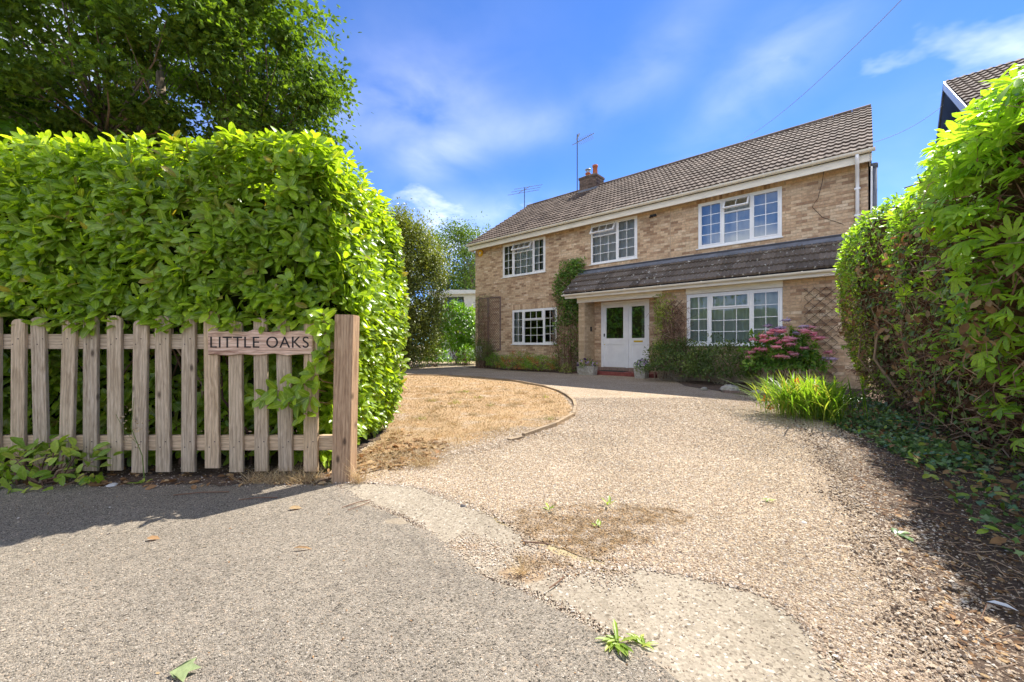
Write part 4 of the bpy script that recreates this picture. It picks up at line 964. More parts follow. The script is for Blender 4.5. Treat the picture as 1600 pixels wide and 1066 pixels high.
def lump(P, sc, amp, seed=0):
    r = np.random.default_rng(seed); K = r.normal(size=(6,3))*sc; ph = r.random(6)*6.28
    return sum(np.sin(P@K[i]+ph[i]) for i in range(6))/6*amp
Hx0, Hx1, Hy0, Hy1, Hz = -6.4, -1.39, 3.0, 4.65, 2.56
def hedge_pts(nf, ns, nt):
    out = []
    a = rng.random((nf, 3)); z = .12+(Hz-.12)*a[:,1]; y = np.where(z < 1.12, Hy0+.16+.10*rng.random(nf), Hy0+.03*np.sin(z*3)); x = Hx0+(Hx1-Hx0)*a[:,0]
    e = np.clip((x-(Hx1-.28))/.28, 0, 1); y = y+.2*e*e; e2 = np.clip((z-(Hz-.18))/.18, 0, 1); y = y+.12*e2*e2
    out.append((np.stack([x,y,z],1), norm(np.stack([e*.8, -np.ones(nf), e2*.7], 1))))
    z = .10+(Hz-.10)*rng.random(ns); y = Hy0+.1+(Hy1-Hy0)*rng.random(ns); e2 = np.clip((z-(Hz-.3))/.3, 0, 1); bul = .10*np.sin((z-.25)*1.5)
    x = Hx1+bul-.2*e2*e2-.12*np.clip((.55-z)/.5, 0, 1); out.append((np.stack([x,y,z],1), norm(np.stack([np.ones(ns), np.full(ns,-.15), e2*.7], 1))))
    x = Hx0+(Hx1-Hx0)*rng.random(nt); y = Hy0+.1+(Hy1-Hy0)*rng.random(nt); out.append((np.stack([x,y,np.full(nt,Hz)],1), np.tile([0,-.1,1.],(nt,1))))
    P = np.concatenate([o[0] for o in out]); N = np.concatenate([o[1] for o in out]); P = P+N*(lump(P, 3.2, .09, 4)+rng.normal(size=len(P))*.018)[:,None]
    return P, norm(N)
P, N = hedge_pts(2300, 1000, 1000)
keep = ~((P[:,2] < 1.05) & (P[:,1] < 3.4) & (P[:,0] < -1.35) & (rng.random(len(P)) < .45)); P, N = P[keep], N[keep]
PP, DD, NN, SS = shoots(P, N, 6, .088, .132)
ok = ~((PP[:,2] < 1.13) & (PP[:,1] < 3.10) & (PP[:,0] < -1.28)); PP, DD, NN, SS = PP[ok], DD[ok], NN[ok], SS[ok]
# inner layers
P2, N2 = hedge_pts(1100, 400, 250); P2 = P2-N2*(.10+.16*rng.random(len(P2)))[:,None]; q = shoots(P2, N2, 6, .10, .14)
ok = ~((q[0][:,2] < 1.13) & (q[0][:,1] < 3.1))
PP, DD, NN, SS = [np.concatenate(z) for z in zip((PP, DD, NN, SS), [w[ok] for w in q])]
# the shoots that grow out between the pickets and over the sign
ex = []
for (bx, bz, by) in [(-1.37,.98,2.93),(-1.36,1.08,2.93),(-1.37,1.17,2.92),(-1.40,.88,2.93),(-1.52,.72,2.92),(-1.58,.62,2.92),(-1.46,.62,2.91),(-1.50,.50,2.92),(-1.72,.66,2.96),(-1.80,.62,2.96),(-1.44,.78,2.94),(-1.36,.92,2.93),(-1.63,.58,2.93),(-1.92,.60,3.02),(-1.36,1.22,2.9)]:
    ex.append((bx, by, bz))
q = shoots(np.array(ex), np.tile([-.1,-1.,.2],(len(ex),1)), 6, .11, .15, .2); PP, DD, NN, SS = [np.concatenate(z) for z in zip((PP, DD, NN, SS), q)]
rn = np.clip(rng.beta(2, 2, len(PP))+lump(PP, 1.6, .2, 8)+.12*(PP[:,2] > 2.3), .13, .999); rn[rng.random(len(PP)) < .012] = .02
out_ = (PP[:,1] < 3.08) | (PP[:,0] > -1.27)
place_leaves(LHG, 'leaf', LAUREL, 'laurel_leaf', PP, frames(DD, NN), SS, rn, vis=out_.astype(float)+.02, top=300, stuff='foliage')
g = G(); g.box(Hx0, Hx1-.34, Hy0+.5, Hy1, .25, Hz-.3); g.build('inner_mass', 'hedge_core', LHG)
g = G()
for i in range(90):
    x = Hx0+(Hx1-Hx0-.2)*rng.random(); y = 3.3+.4*rng.random(); z = 0; Pn = [np.array((x,y,0))]
    for k in range(4): Pn.append(Pn[-1]+np.array((rng.normal()*.12, rng.normal()*.08, .25+.1*rng.random())))
    g.tube(Pn, np.linspace(.012,.005,5), 5, rng.random())
for b in ex: g.tube([(b[0]+.02,3.25,b[2]-.1),(b[0]+.01,3.05,b[2]-.06),(b[0],b[1],b[2])], .004, 4, .7)
g.build('stems', 'twig', LHG)

# ---------------------------------------------------------------- right hedge
RH = empty('mixed_hedge', (4.4, 4.6, 0), 0, label='overgrown hedge of horse chestnut leaves, ivy and brown twigs along the right side', cat='hedge')
B0 = np.array((2.02, .2)); B1 = np.array((5.95, 7.25)); Ld = np.linalg.norm(B1-B0); dd = (B1-B0)/Ld; nl = np.array((-dd[1], dd[0]))
def rh_point(s, z, inset=0.):
    """point on the left face: s metres along, z up; bulging profile, rounded end"""
    e = np.clip((s-(Ld-1.0))/1.0, 0, 1); Ht = 3.02-.92*(1-np.sqrt(np.maximum(0, 1-e*e)))+.06*np.sin(s*2.1)
    zz = np.minimum(z, Ht)/Ht
    b = -.30+.42*np.sin(np.clip(zz*1.25, 0, 1)*math.pi/2)-.55*np.clip((zz-.80)/.20, 0, 1)**2
    b = b+.08*np.sin(s*1.7+zz*3)+.05*np.sin(s*4.1+1)-e*e*.35-inset
    p = B0+dd*s[:,None]+nl*b[:,None]; return np.column_stack([p, zz*Ht])
def rh_norm(s, z, P):
    N = np.tile([nl[0], nl[1], 0.], (len(s), 1)); zz = P[:,2]/3.0
    N[:,2] += np.clip((zz-.7)/.3, 0, 1)*1.6; e = np.clip((s-(Ld-.9))/.9, 0, 1); N[:,:2] += dd*e[:,None]*1.2; return norm(N)
def rh(n, f=None, slo=0., shi=None, zlo=.1, zhi=3.0, inset=(0, 0)):
    shi = shi or Ld; s = slo+(shi-slo)*rng.random(n); z = zlo+(zhi-zlo)*rng.random(n)
    if f is not None: k = rng.random(n) < f(s, z); s, z = s[k], z[k]
    P = rh_point(s, z, inset[0]+(inset[1]-inset[0])*rng.random(len(s))); N = rh_norm(s, z, P); return P, N, s
# core
g = G(); ns_, nz_ = 60, 26; s = np.repeat(np.linspace(0, Ld, ns_), nz_); z = np.tile(np.linspace(0, 2.9, nz_), ns_); P = rh_point(s, z, .20)
P[:,:2] += nl*(lump(P, 6, .08, 3)+rng.normal(size=len(P))*.03)[:,None]
F = []
for i in range(ns_-1):
    for j in range(nz_-1): a = i*nz_+j; F += [(a,a+1,a+nz_+1),(a,a+nz_+1,a+nz_)]
back = P.copy(); back[:,:2] = P[:,:2]*0+(B0+dd*np.minimum(s, Ld-.4)[:,None]-nl*1.4); nb = len(P)
g.add(P, F)
for i in range(ns_-1): # top and back skirt
    a = i*nz_+nz_-1; p, q = P[a], P[a+nz_]; pb, qb = back[a], back[a+nz_]; g.add([p,q,qb,pb,(pb[0],pb[1],0),(qb[0],qb[1],0)], [(0,1,2),(0,2,3),(3,2,5),(3,5,4)])
a = (ns_-1)*nz_; E_ = P[a:a+nz_]; Bk = back[a:a+nz_]; V = np.concatenate([E_, Bk]); F = []
for j in range(nz_-1): F += [(j,j+1,nz_+j+1),(j,nz_+j+1,nz_+j)]
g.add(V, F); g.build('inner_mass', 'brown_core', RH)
def near_top(s, z): return np.clip(1.25-(s-2.0)/2.6, .05, 1)*np.clip((z-.15)/.5, .25, 1)*(.30+.7*np.clip((z-1.7)/.8, 0, 1)+.6*(s < 3.3))*np.clip((s < 3.3)*.45+1.1+1.3*np.sin(s*5.1+z*3.7)*np.sin(z*4.3-s*1.7+1)+.8*(z > 2.3), .12, 1)
# palmate leaves on stalks
P, N, s = rh(5200, near_top, .3, Ld-.2, .15, 3.0, (-.10, .12))
n = len(P); P = P+N*(lump(P, 5, .10, 5))[:,None]
SS = (.17-.020*np.clip(s-2.2, 0, 3.5))*(.6+.5*rng.random(n)); Dv = norm(N*.45+rvec(n)*.75+np.array((-.1,-.25,-.25))); Nn = norm(N*.6+np.array((0,-.2,.85))+rvec(n)*.35)
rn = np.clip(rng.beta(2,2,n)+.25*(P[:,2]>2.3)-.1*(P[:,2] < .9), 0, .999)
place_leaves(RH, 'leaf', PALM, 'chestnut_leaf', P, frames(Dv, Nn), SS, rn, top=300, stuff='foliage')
g = G()
for i in range(0, n, 2):
    a = P[i]; g.tube([a, a-N[i]*.12+np.array((0,0,-.05)), a-N[i]*.22+np.array((0,0,-.12))], [.0018,.003,.004], 3, .9, False)
g.build('leaf_stalks', 'green_stem', RH, kind='stuff')
# ivy
P, N, s = rh(9000, lambda s, z: np.clip((s-2.6)/1.5, 0, 1)*.75*(.35+.65*(np.sin(s*3+z*2.2)*.5+.5)), .5, Ld, .1, 3.0, (-.03, .10)); n = len(P)
g = G(); scatter(g, IVY, P, frames(norm(np.array((0,0,-1.))+rvec(n)*.6), norm(N+rvec(n)*.4)), .045+.03*rng.random(n), rng.random(n)); g.build('ivy', 'ivy_leaf', RH, True, kind='stuff', label='dark glossy ivy climbing through the hedge')
# bright small leaves over the middle and top
P, N, s = rh(13000, lambda s, z: np.clip((s-2.2)/1.2, 0, 1)*np.clip((z-1.35)/1.0, .20, 1)*.85*np.clip(.9+.9*np.sin(s*4+z*3)*np.sin(z*5-s*2), .2, 1), 1.5, Ld, .2, 3.02, (-.08, .06)); n = len(P)
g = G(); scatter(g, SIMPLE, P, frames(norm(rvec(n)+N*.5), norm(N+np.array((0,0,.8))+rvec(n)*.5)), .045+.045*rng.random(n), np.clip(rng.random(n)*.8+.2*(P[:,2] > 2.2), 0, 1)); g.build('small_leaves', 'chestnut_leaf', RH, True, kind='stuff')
# yellow-green privet at the far end
P, N, s = rh(9000, lambda s, z: np.clip((s-(Ld-1.7))/1.0, 0, 1), Ld-2.2, Ld, .3, 3.0, (-.05, .05)); n = len(P)
g = G(); scatter(g, SIMPLE, P, frames(norm(rvec(n)+N*.6), norm(N+rvec(n)*.6)), .03+.02*rng.random(n), rng.random(n)); g.build('yellow_leaves', 'privet_leaf', RH, True, kind='stuff')
# dead orange leaf clusters
Pc, Nc, s = rh(40, None, 1.4, Ld-.8, .4, 2.15, (-.16, -.06)); Pt = np.repeat(Pc, 9, 0)+rng.normal(size=(len(Pc)*9,3))*.045; n = len(Pt)
g = G(); scatter(g, SIMPLE, Pt, frames(norm(rvec(n)+np.array((0,0,-.8))), rvec(n)), .05+.05*rng.random(n), rng.random(n)); g.build('dead_leaves', 'dead_leaf', RH, True, kind='stuff', label='curled dead orange leaves')
g = G()
P, N, s = rh(5200, lambda s, z: np.clip(1.15-z/2.6, .2, 1), .3, Ld, .0, 2.6, (-.08, .16))
for i in range(len(P)):
    d = norm(rvec(1)[0]+np.array((0,0,.3))-N[i]*.3*np.sign(rng.normal())); L = .12+.35*rng.random()**2; m_ = rvec(1)[0]*L*.18
    g.tube([P[i]-d*L/2, P[i]+m_, P[i]+d*L/2], [.004+.003*rng.random(),.004,.0015], 3, rng.random(), False)
for i in range(6):
    sx = 2.0+rng.random()*(Ld-2.6); a = rh_point(np.array([sx]), np.array([.0]), .1)[0]; b = rh_point(np.array([sx+rng.normal()*.3]), np.array([1.6]), .02)[0]; c = (a+b)/2+np.array((nl[0],nl[1],0))*(.05+.2*rng.random())
    g.tube([a, (a+c)/2+rvec(1)[0]*.06, c, (c+b)/2+rvec(1)[0]*.08, b], [.02,.017,.014,.01,.005], 6, .8)
g.build('twigs', 'twig', RH, kind='stuff')

# ivy ground cover below the hedge
def bed(n):
    s = rng.random(n)*(Ld-.3)+.3; b = -.25+ (.95-.08*s+.5*np.clip((s-3.5)/2,0,1))*rng.random(n)**1.3; p = B0+dd*s[:,None]+nl*b[:,None]; return np.column_stack([p, .02+.07*rng.random(n)*np.clip(1-b, .2, 1)])
P = bed(13000); k = rng.random(len(P)) < np.clip((P[:,1]-1.7)/2.4, .08, 1)*np.clip(.7+lump(P*[1,1,0], 5, 1.6, 77), .12, 1); P = P[k]; P[:,2] += .05*rng.random(len(P))**2; n = len(P); g = G(); scatter(g, IVY, P, frames(norm(rvec(n)*[1,1,.5]), norm(np.array((-.3,-.4,1.))+rvec(n)*.7)), .026+.03*rng.random(n), np.clip(.4+lump(P, 4, .7, 78)+.6*(rng.random(n)-.5), 0, 1)); g.build('ivy_ground_cover', 'ivy_leaf', None, True, kind='stuff')
P = bed(700); n = len(P); P[:,2] += .04; g = G(); scatter(g, SIMPLE, P, frames(norm(rvec(n)*[1,1,.4]), norm(np.array((-.2,-.3,1.))+rvec(n)*.6)), .03+.05*rng.random(n), rng.random(n)); g.build('bed_leaf_litter', 'dead_leaf', None, True, kind='stuff')
P = bed(420); n = len(P); P[:,2] += .03; g = G(); scatter(g, LAUREL, P, frames(norm(rvec(n)*[1,1,.5]), norm(np.array((-.2,-.3,1.))+rvec(n)*.45)), .04+.04*rng.random(n), rng.random(n)); g.build('ground_seedlings', 'young_leaf', None, True, kind='stuff')

# ---------------------------------------------------------------- trees
def tree(name, base, trunk_h, r0, centre, rad, clumps, leaves, lsize, lm, tm, label, cat='tree', group=None, flat=.6, crad=.55, seed=1, nbr=9, shell=.35, squash=(1,1,1)):
    r = np.random.default_rng(seed); base = np.array(base, float); centre = np.array(centre, float); rad = np.array(rad, float)
    T = empty(name, tuple(base), 0, label=label, cat=cat, group=group)
    top = base+np.array((0,0,trunk_h)); g = G()
    g.tube([base, base+(top-base)*.3+r.normal(size=3)*.05, base+(top-base)*.65+r.normal(size=3)*.08, top, centre+np.array((0,0,rad[2]*.3))], [r0*1.3,r0,r0*.85,r0*.7,r0*.15], 10)
    g.build('trunk', 'bark', T, True)
    u_ = norm(r.normal(size=(clumps,3))); rr = shell+(1-shell)*r.random(clumps)**.5; Cc = centre+u_*rad*rr[:,None]; Cc[:,2] = np.maximum(Cc[:,2], base[2]+trunk_h*.35 if trunk_h > 1 else .2)
    g = G(); mains = [top+(centre-top)*.2+norm(r.normal(size=3)*np.array((1,1,.5)))*rad*.45 for _ in range(nbr)]
    for m_ in mains:
        st = base+(top-base)*(.6+.4*r.random()); g.tube([st, (st+m_)/2+r.normal(size=3)*.1*rad.mean()*.4, m_], [r0*.4,r0*.28,r0*.16], 6, .3, False)
    for c in Cc:
        m_ = mains[int(np.argmin([np.linalg.norm(c-q) for q in mains]))]
        g.tube([m_, (m_+c)/2+r.normal(size=3)*.06*rad.mean(), c], [r0*.09,r0*.05,r0*.015], 4, .3, False)
    g.build('branches', 'bark', T, True)
    per = leaves//clumps; L = []
    for c in Cc:
        cr = crad*(.6+.8*r.random()); q = r.normal(size=(per,3))*np.array((cr,cr,cr*flat))*.55; L.append(c+q)
    P = np.concatenate(L); n = len(P); outw = norm(P-centre)
    Dv = norm(rvec(n)+outw*.4+np.array((0,0,-.2))); Nn = norm(np.array((0,0,.8))+outw*.5+rvec(n)*.7)
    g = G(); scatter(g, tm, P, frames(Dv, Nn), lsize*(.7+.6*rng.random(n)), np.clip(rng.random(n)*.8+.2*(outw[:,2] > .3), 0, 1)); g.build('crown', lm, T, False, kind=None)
    return T
tree('oak_tree', (-9.4,11.2,0), 4.4, .34, (-9.7,11.0,7.9), (4.9,4.0,4.9), 300, 84000, .16, 'oak_leaf', OAK, 'large spreading oak tree rising above the laurel hedge at left', seed=4, crad=.55, flat=.7, nbr=14, shell=.35)
tree('holly_tree', (-4.4,16.6,0), 1.6, .13, (-4.4,16.6,3.3), (1.6,1.3,3.3), 220, 52000, .095, 'holly_leaf', SIMPLE, 'dark olive bushy tree between the laurel hedge and the white building', seed=6, crad=.5, nbr=8, flat=.9)
tree('light_tree', (-3.4,30,0), 4, .2, (-3.6,30,7.2), (3.0,2.5,3.0), 90, 14000, .16, 'far_leaf', SIMPLE, 'pale green tree behind the white building beside the house corner', seed=8, crad=.9, nbr=8)
tree('far_tree', (-1.6,34,0), 4, .22, (-2.2,34,5.2), (3.2,2.5,3.2), 70, 9000, .2, 'holly_leaf', SIMPLE, 'dark far tree showing just left of the brick house wall', seed=9, crad=.9)
tree('boundary_tree', (-8.5,24,0), 4, .25, (-8.5,24,5), (3.5,3,4), 80, 12000, .15, 'holly_leaf', SIMPLE, 'broad dark tree at the far left corner hidden behind the laurel hedge', seed=10, crad=.9)
def bush(name, c, rad, n, ls, lm, tm, label, cat='shrub', stem='twig', stems=30, seed=1, core=None, group=None, jag=.24, up=.3, extra=None):
    """leaves over an uneven half ellipsoid, with stems inside"""
    c = np.array(c, float); rad = np.array(rad, float); T = empty(name, (c[0], c[1], 0), 0, label=label, cat=cat, group=group)
    u_ = norm(rng.normal(size=(n,3))); u_[:,2] = np.abs(u_[:,2])*1.2-.25; u_ = norm(u_)
    rr = (1+lump(u_*3, 2.2, jag*2, seed))*(1-.35*rng.random(n)**2); P = c+u_*rad*rr[:,None]; P[:,2] = np.maximum(P[:,2], .03)
    g = G(); scatter(g, tm, P, frames(norm(rvec(n)+u_*.7+np.array((0,0,up))), norm(u_+np.array((0,0,.6))+rvec(n)*.5)), ls*(.7+.6*rng.random(n)), np.clip(.45+lump(P*6/max(rad), 1.2, .9, seed+50)+.35*(rng.random(n)-.5), 0, 1)); g.build('foliage', lm, T, True)
    g = G()
    for i in range(stems):
        u1 = norm(np.array((rng.normal(), rng.normal(), abs(rng.normal())+.4))); e = c+u1*rad*.9; e[2] = max(e[2], .1); b = np.array((c[0]+rng.normal()*rad[0]*.2, c[1]+rng.normal()*rad[1]*.2, 0))
        g.tube([b, (b+e)/2+rng.normal(size=3)*.05, e], [.008,.006,.003], 4, rng.random(), False)
    g.build('stems', stem, T); return T
# boundary planting left of the house
bush('bright_laurel_bush', (-2.7,20.4,1.1), (1.45,1.0,1.85), 3800, .17, 'bright_laurel_leaf', LAUREL, 'bright green laurel bush in front of the white building', seed=3, jag=.12, stems=60)
bush('low_boundary_shrub', (-4.5,17.9,.9), (1.25,.8,1.7), 4500, .11, 'holly_leaf', SIMPLE, 'shaded brownish shrub under the olive tree beside the laurel hedge', seed=5)
bush('pale_edge_shrub', (-3.55,18.1,.3), (.75,.4,.55), 700, .11, 'bright_laurel_leaf', LAUREL, 'low light green shrub at the edge of the far gravel', seed=6)
bush('corner_edge_shrub', (-2.15,19.0,.3), (.5,.4,.6), 500, .10, 'bright_laurel_leaf', LAUREL, 'small light green shrub next to the house corner', seed=7)
g = G()
bh = bush('boundary_hedge', (-10,10,1.8), (1.0,11,3.6), 14000, .26, 'bright_laurel_leaf', LAUREL, 'long green boundary hedge on the far side of the lawn', seed=8, cat='hedge')
g = G(); V = []; F = []
for i in range(9):
    for j in range(14): ph = math.pi/2*i/8; a = 2*math.pi*j/14; V.append((-10+.75*math.cos(a)*math.cos(ph), 10+10.4*math.sin(a)*math.cos(ph), .02+4.9*math.sin(ph)**.7))
for i in range(8):
    for j in range(14): a = i*14+j; b = i*14+(j+1) % 14; F += [(a,b,b+14),(a,b+14,a+14)]
g.add(V, F).build('inner_mass', 'hedge_core', bh)
# white building
WBd = empty('white_building', (-3.2, 27, 0), -.25, label='white low building with a dark window behind the bright laurel bush', cat='building')
def wpart(name, g, m, par=None): return link(name, g.mesh(name, m), par or WBd, world=False)
g = G(); wall_slab(g, -2.2, 3.6, 0, 4.35, 0, .2, [(-1.35,-.05,3.4,4.15)]); g.box(-2.2, 3.6, .2, 5, 0, 4.3); wpart('wall', g, 'white_paint')
g = G(); g.prism([(-2.5,4.352),(-2.5,4.6),(-.9,4.65),(3.8,4.45),(3.8,4.352)], -.25, 5); wpart('roof', g, 'white_paint')
wf = wpart('window', G().box(-1.37,-1.3,-.03,.1,3.38,4.17).box(-.1,-.03,-.03,.1,3.38,4.17).box(-1.3,-.1,-.03,.1,3.38,3.44).box(-1.3,-.1,-.03,.1,4.1,4.17), 'black_plastic'); wpart('pane', G().box(-1.3,-.1,.03,.04,3.44,4.1), 'glass', wf)

# ---------------------------------------------------------------- garden plants by the house
def hb(s, d, z): return hw(s, d, z)
# trellis panels
def trellis(s0, s1, z0, z1, d, pitch, label, framew=.035, lat=.011, m='trellis_wood', group=None, frame=True):
    o0 = hw(s0, d, z0); T = empty('trellis', tuple(o0), TH, label=label, cat='trellis', group=group); Wt, Ht = s1-s0, z1-z0
    if frame:
        for (a, b) in (((0,0),(0,Ht)),((Wt,0),(Wt,Ht)),((0,Ht),(Wt,Ht)),((0,0),(Wt,0))):
            g = G().bar((a[0],0,a[1]), (b[0],0,b[1]), framew, framew, (0,1,0)); link('frame_rail', g.mesh('frame_rail', m), T, False)
    for sg, y in ((1, -.004), (-1, .006)):
        k = -Ht
        while k < Wt+Ht:
            # line x = k + t (or mirrored), z = t
            t0, t1 = max(0, -k), min(Ht, Wt-k)
            if t1-t0 > .06:
                a, b = (k+t0, t0), (k+t1, t1)
                if sg < 0: a, b = (Wt-a[0], a[1]), (Wt-b[0], b[1])
                g = G().bar((a[0],y,a[1]), (b[0],y,b[1]), .008, lat, (0,1,0)); g2 = g
                link('lath', g.mesh('lath', m), T, False)
            k += pitch*1.4142
    return T
trellis(.24, .80, .75, 3.0, .03, .085, 'left of the two narrow lattice trellis panels at the house corner, half covered by climber')
trellis(.86, 1.54, .75, 3.0, .03, .085, 'right of the two narrow lattice trellis panels, bare, beside the lower left window')
trellis(8.58, 9.25, .35, 2.25, .71, .15, 'brown trellis carrying a climber between the door and the right window', frame=False, m='dark_trellis', lat=.018)
trellis(12.0, 12.62, .2, 2.32, .71, .15, 'dark wide diamond trellis on the brick wall beside the right hedge', frame=False, lat=.026, m='dark_trellis')
def climber(name, s0, s1, z0, z1, d, n, ls, lm, tm, label, dens=None, nt=200, thick=.15, tw='twig'):
    c = hw((s0+s1)/2, d, 0); T = empty(name, tuple(c), 0, label=label, cat='climbing plant')
    s = s0+(s1-s0)*rng.random(n); z = z0+(z1-z0)*rng.random(n)
    if dens is not None: k = rng.random(n) < dens((s-s0)/(s1-s0), (z-z0)/(z1-z0)); s, z = s[k], z[k]
    n = len(s); dp = d+thick*rng.random(n)*(.6+.4*np.sin(z*5+s*4)); P = hw(0,0,0)+np.outer(s, [.7503,-.6611,0])-np.outer(dp, [.6611,.7503,0]); P[:,2] = z
    fr = np.array((-.66,-.75,.3)); g = G(); scatter(g, tm, P, frames(norm(rvec(n)+fr*.4), norm(fr+rvec(n)*.6+np.array((0,0,.5)))), ls*(.6+.7*rng.random(n)), rng.random(n)); g.build('foliage', lm, T, True)
    g = G()
    for i in range(nt):
        a = s0+(s1-s0)*rng.random(); q = z0*.3+(z1*.85-z0*.3)*rng.random()**1.5; p0 = hw(a, d+thick*rng.random(), q); p1 = p0+norm(rng.normal(size=3)*np.array((1,1,1.3)))*(.15+.3*rng.random())
        g.tube([p0, (p0+p1)/2+rng.normal(size=3)*.04, p1], [.006,.005,.003], 3, rng.random(), False)
    for i in range(5):
        a = (s0+s1)/2+rng.normal()*.15*(s1-s0); g.tube([hw(a,d+.04,0), hw(a+rng.normal()*.1,d+.05,z1*.35), hw(a+rng.normal()*.2,d+.05,z1*.8)], [.018,.014,.006], 6, .6)
    g.build('stems', tw, T); return T
climber('climbing_shrub', 4.35, 5.72, .0, 4.05, .03, 11000, .085, 'climber_leaf', SIMPLE, 'green climber with brown bare lower stems on the wall left of the porch',
        lambda u_, w: np.where(w > .42, np.clip(1.35-np.abs(u_-.55-.12*np.sin(w*14))*2.2-np.clip((w-.85)*3.6, 0, .9), 0, 1), .10+.12*(u_ > .5)), 900, .30)
climber('trellis_climber', .1, 1.15, .2, 3.15, .04, 3000, .05, 'azalea_leaf', SIMPLE, 'thin dull green climber covering the left trellis at the house corner', lambda u_, w: np.where(w > .35, np.clip(.55-u_*.7, .05, 1)+.4*(w > .95), .8), 260, .15)
climber('porch_climber', 8.42, 9.0, .55, 2.45, .70, 3600, .06, 'rose_leaf', SIMPLE, 'yellow green leafy climber just right of the front door', lambda u_, w: np.clip(1.3-u_*1.1, 0, 1)*(.6+.4*np.sin(w*12)), 90, .18)
climber('bare_climber', 8.72, 9.3, .3, 2.4, .72, 60, .04, 'dead_leaf', SIMPLE, 'bare brown twiggy climber on the trellis left of the lower right window', None, 700, .14)
# shrubs
c = hw(.95, .45); bush('brown_corner_shrub', (c[0],c[1],.45), (.55,.4,.65), 2200, .045, 'azalea_leaf', SIMPLE, 'dull olive brown shrub under the left trellis panels', seed=11, stems=80)
c = hw(1.75, .5); bush('small_green_shrub', (c[0],c[1],.22), (.40,.3,.42), 900, .05, 'bright_laurel_leaf', SIMPLE, 'small light green shrub between the trellis shrub and red tinged shrub', seed=12)
c = hw(3.05, .65); bush('red_tinged_shrub', (c[0],c[1],.2), (.85,.4,.46), 3200, .045, 'heather_leaf', SIMPLE, 'left low shrub with green and rusty red leaves below the lower left window', seed=13)
c = hw(4.15, .75); bush('red_tinged_shrub', (c[0],c[1],.18), (.75,.42,.42), 2600, .045, 'heather_leaf', SIMPLE, 'right low shrub with green and rusty red leaves in front of the climber base', seed=14)
c = hw(5.45, .95); bush('mossy_shrub', (c[0],c[1],.1), (.22,.2,.26), 500, .03, 'rose_leaf', SIMPLE, 'little yellow green mound beside the stone trough', seed=15)
c = hw(9.35, 1.35); bush('azalea_shrub', (c[0],c[1],.42), (.95,.5,.62), 4800, .055, 'azalea_leaf', SIMPLE, 'left dark green azalea bush with pale bare stems under the right window', seed=16, stem='pale_stem', stems=50)
c = hw(10.45, 1.45); bush('azalea_shrub', (c[0],c[1],.35), (.85,.5,.72), 4300, .055, 'azalea_leaf', SIMPLE, 'right dark green azalea bush between the pale stemmed one and the hydrangea', seed=17, stem='pale_stem', stems=30)
g = G()
T = empty('pale_branch_shrub', tuple(hw(8.75, 1.0)), 0, label='cluster of pale upright bare stems at the foot of the azalea', cat='shrub')
for i in range(12):
    a = 8.55+.5*rng.random(); b = hw(a, 1.05+.1*rng.random(), 0); g.tube([b, b+[rng.normal()*.05,rng.normal()*.05,.22], b+[rng.normal()*.12,rng.normal()*.08,.5]], [.013,.011,.006], 5)
g.build('stem', 'pale_stem', T)
hy = bush('hydrangea', (5.95,8.85,.62), (.72,.55,.66), 2600, .095, 'hydrangea_leaf', LAUREL, 'hydrangea bush full of pink and mauve flower heads by the right window', seed=18, up=.1)
nf = 44
for i in range(nf):
    u_ = norm(np.array((rng.normal()-.3, -abs(rng.normal())*.9-.2, abs(rng.normal())*1.1+.1))); p = np.array((5.95,8.85,.62))+u_*np.array((.82,.68,.82))*(1+.06*rng.normal()); r_ = .055+.05*rng.random(); k = 70
    q = rng.normal(size=(k,3))*np.array((r_,r_,r_*.35)); g = G(); g.lathe([(0,-r_*.25),(r_*.8,-.2*r_),(r_,0),(r_*.8,r_*.25),(0,r_*.35)], 8, p, .6); scatter(g, DIAM, p+q*.55, frames(rvec(k), norm(np.array((0,-.3,1.))+rvec(k)*.6)), (.03+.014*rng.random(k)), np.full(k, rng.random())*.8+rng.random(k)*.2); g.build('flower_head', 'pink_petal' if rng.random() > .22 else 'mauve_petal', hy)
# strappy crocosmia clump
ST = empty('crocosmia_clump', (3.95,5.4,0), 0, label='bright green clump of long strap leaves with orange flowers at the drive edge', cat='plant')
def strap(b, d, L, w, lean, g, r_):
    up = np.array((0,0,1.)); pts = []; side = np.cross(d, up)
    for t in np.linspace(0, 1, 6): pts.append(b+up*L*(t-.42*lean*t*t)*.95+d*L*lean*(t**1.6)*.75)
    V = []; F = []
    for i, p in enumerate(pts): ww = w*math.sin(math.pi*(.18+.82*(1-i/5)))*(1 if i < 5 else .1); V += [p-side*ww/2, p+side*ww/2]
    for i in range(5): a = 2*i; F += [(a,a+1,a+3),(a,a+3,a+2)]
    g.add(V, F, r_)
strapm = []; allst = G(); ns_ = 0
for i in range(700):
    b = np.array((3.95,5.4,0))+np.array((rng.normal()*.20, rng.normal()*.24, 0)); a = rng.random()*6.28; d = norm(np.array((math.cos(a)-.7, math.sin(a)-.25, 0))); L = .52+.36*rng.random(); lean = .35+.85*rng.random()**1.1
    if i < 200:
        g = G(); strap(b, d, L, .016, lean, g, rng.random()); g.build('leaf', 'strap_leaf', ST)
    else: strap(b, d, L, .014, lean, allst, rng.random())
allst.build('foliage', 'strap_leaf', ST, kind='stuff')
for (x, y, z) in ((3.62,5.75,.22),(3.7,5.5,.45),(3.85,5.45,.50),(3.58,5.6,.12),(4.0,5.3,.43)):
    g = G(); k = 12; scatter(g, SIMPLE, np.array((x,y,z))+rng.normal(size=(k,3))*.018, frames(rvec(k), rvec(k)), np.full(k, .04), rng.random(k)); g.tube([(3.9,5.6,0),(x*.4+3.9*.6,5.6,z*.8+.1),(x,y,z)], .003, 4); g.build('flower', 'orange_petal', ST)
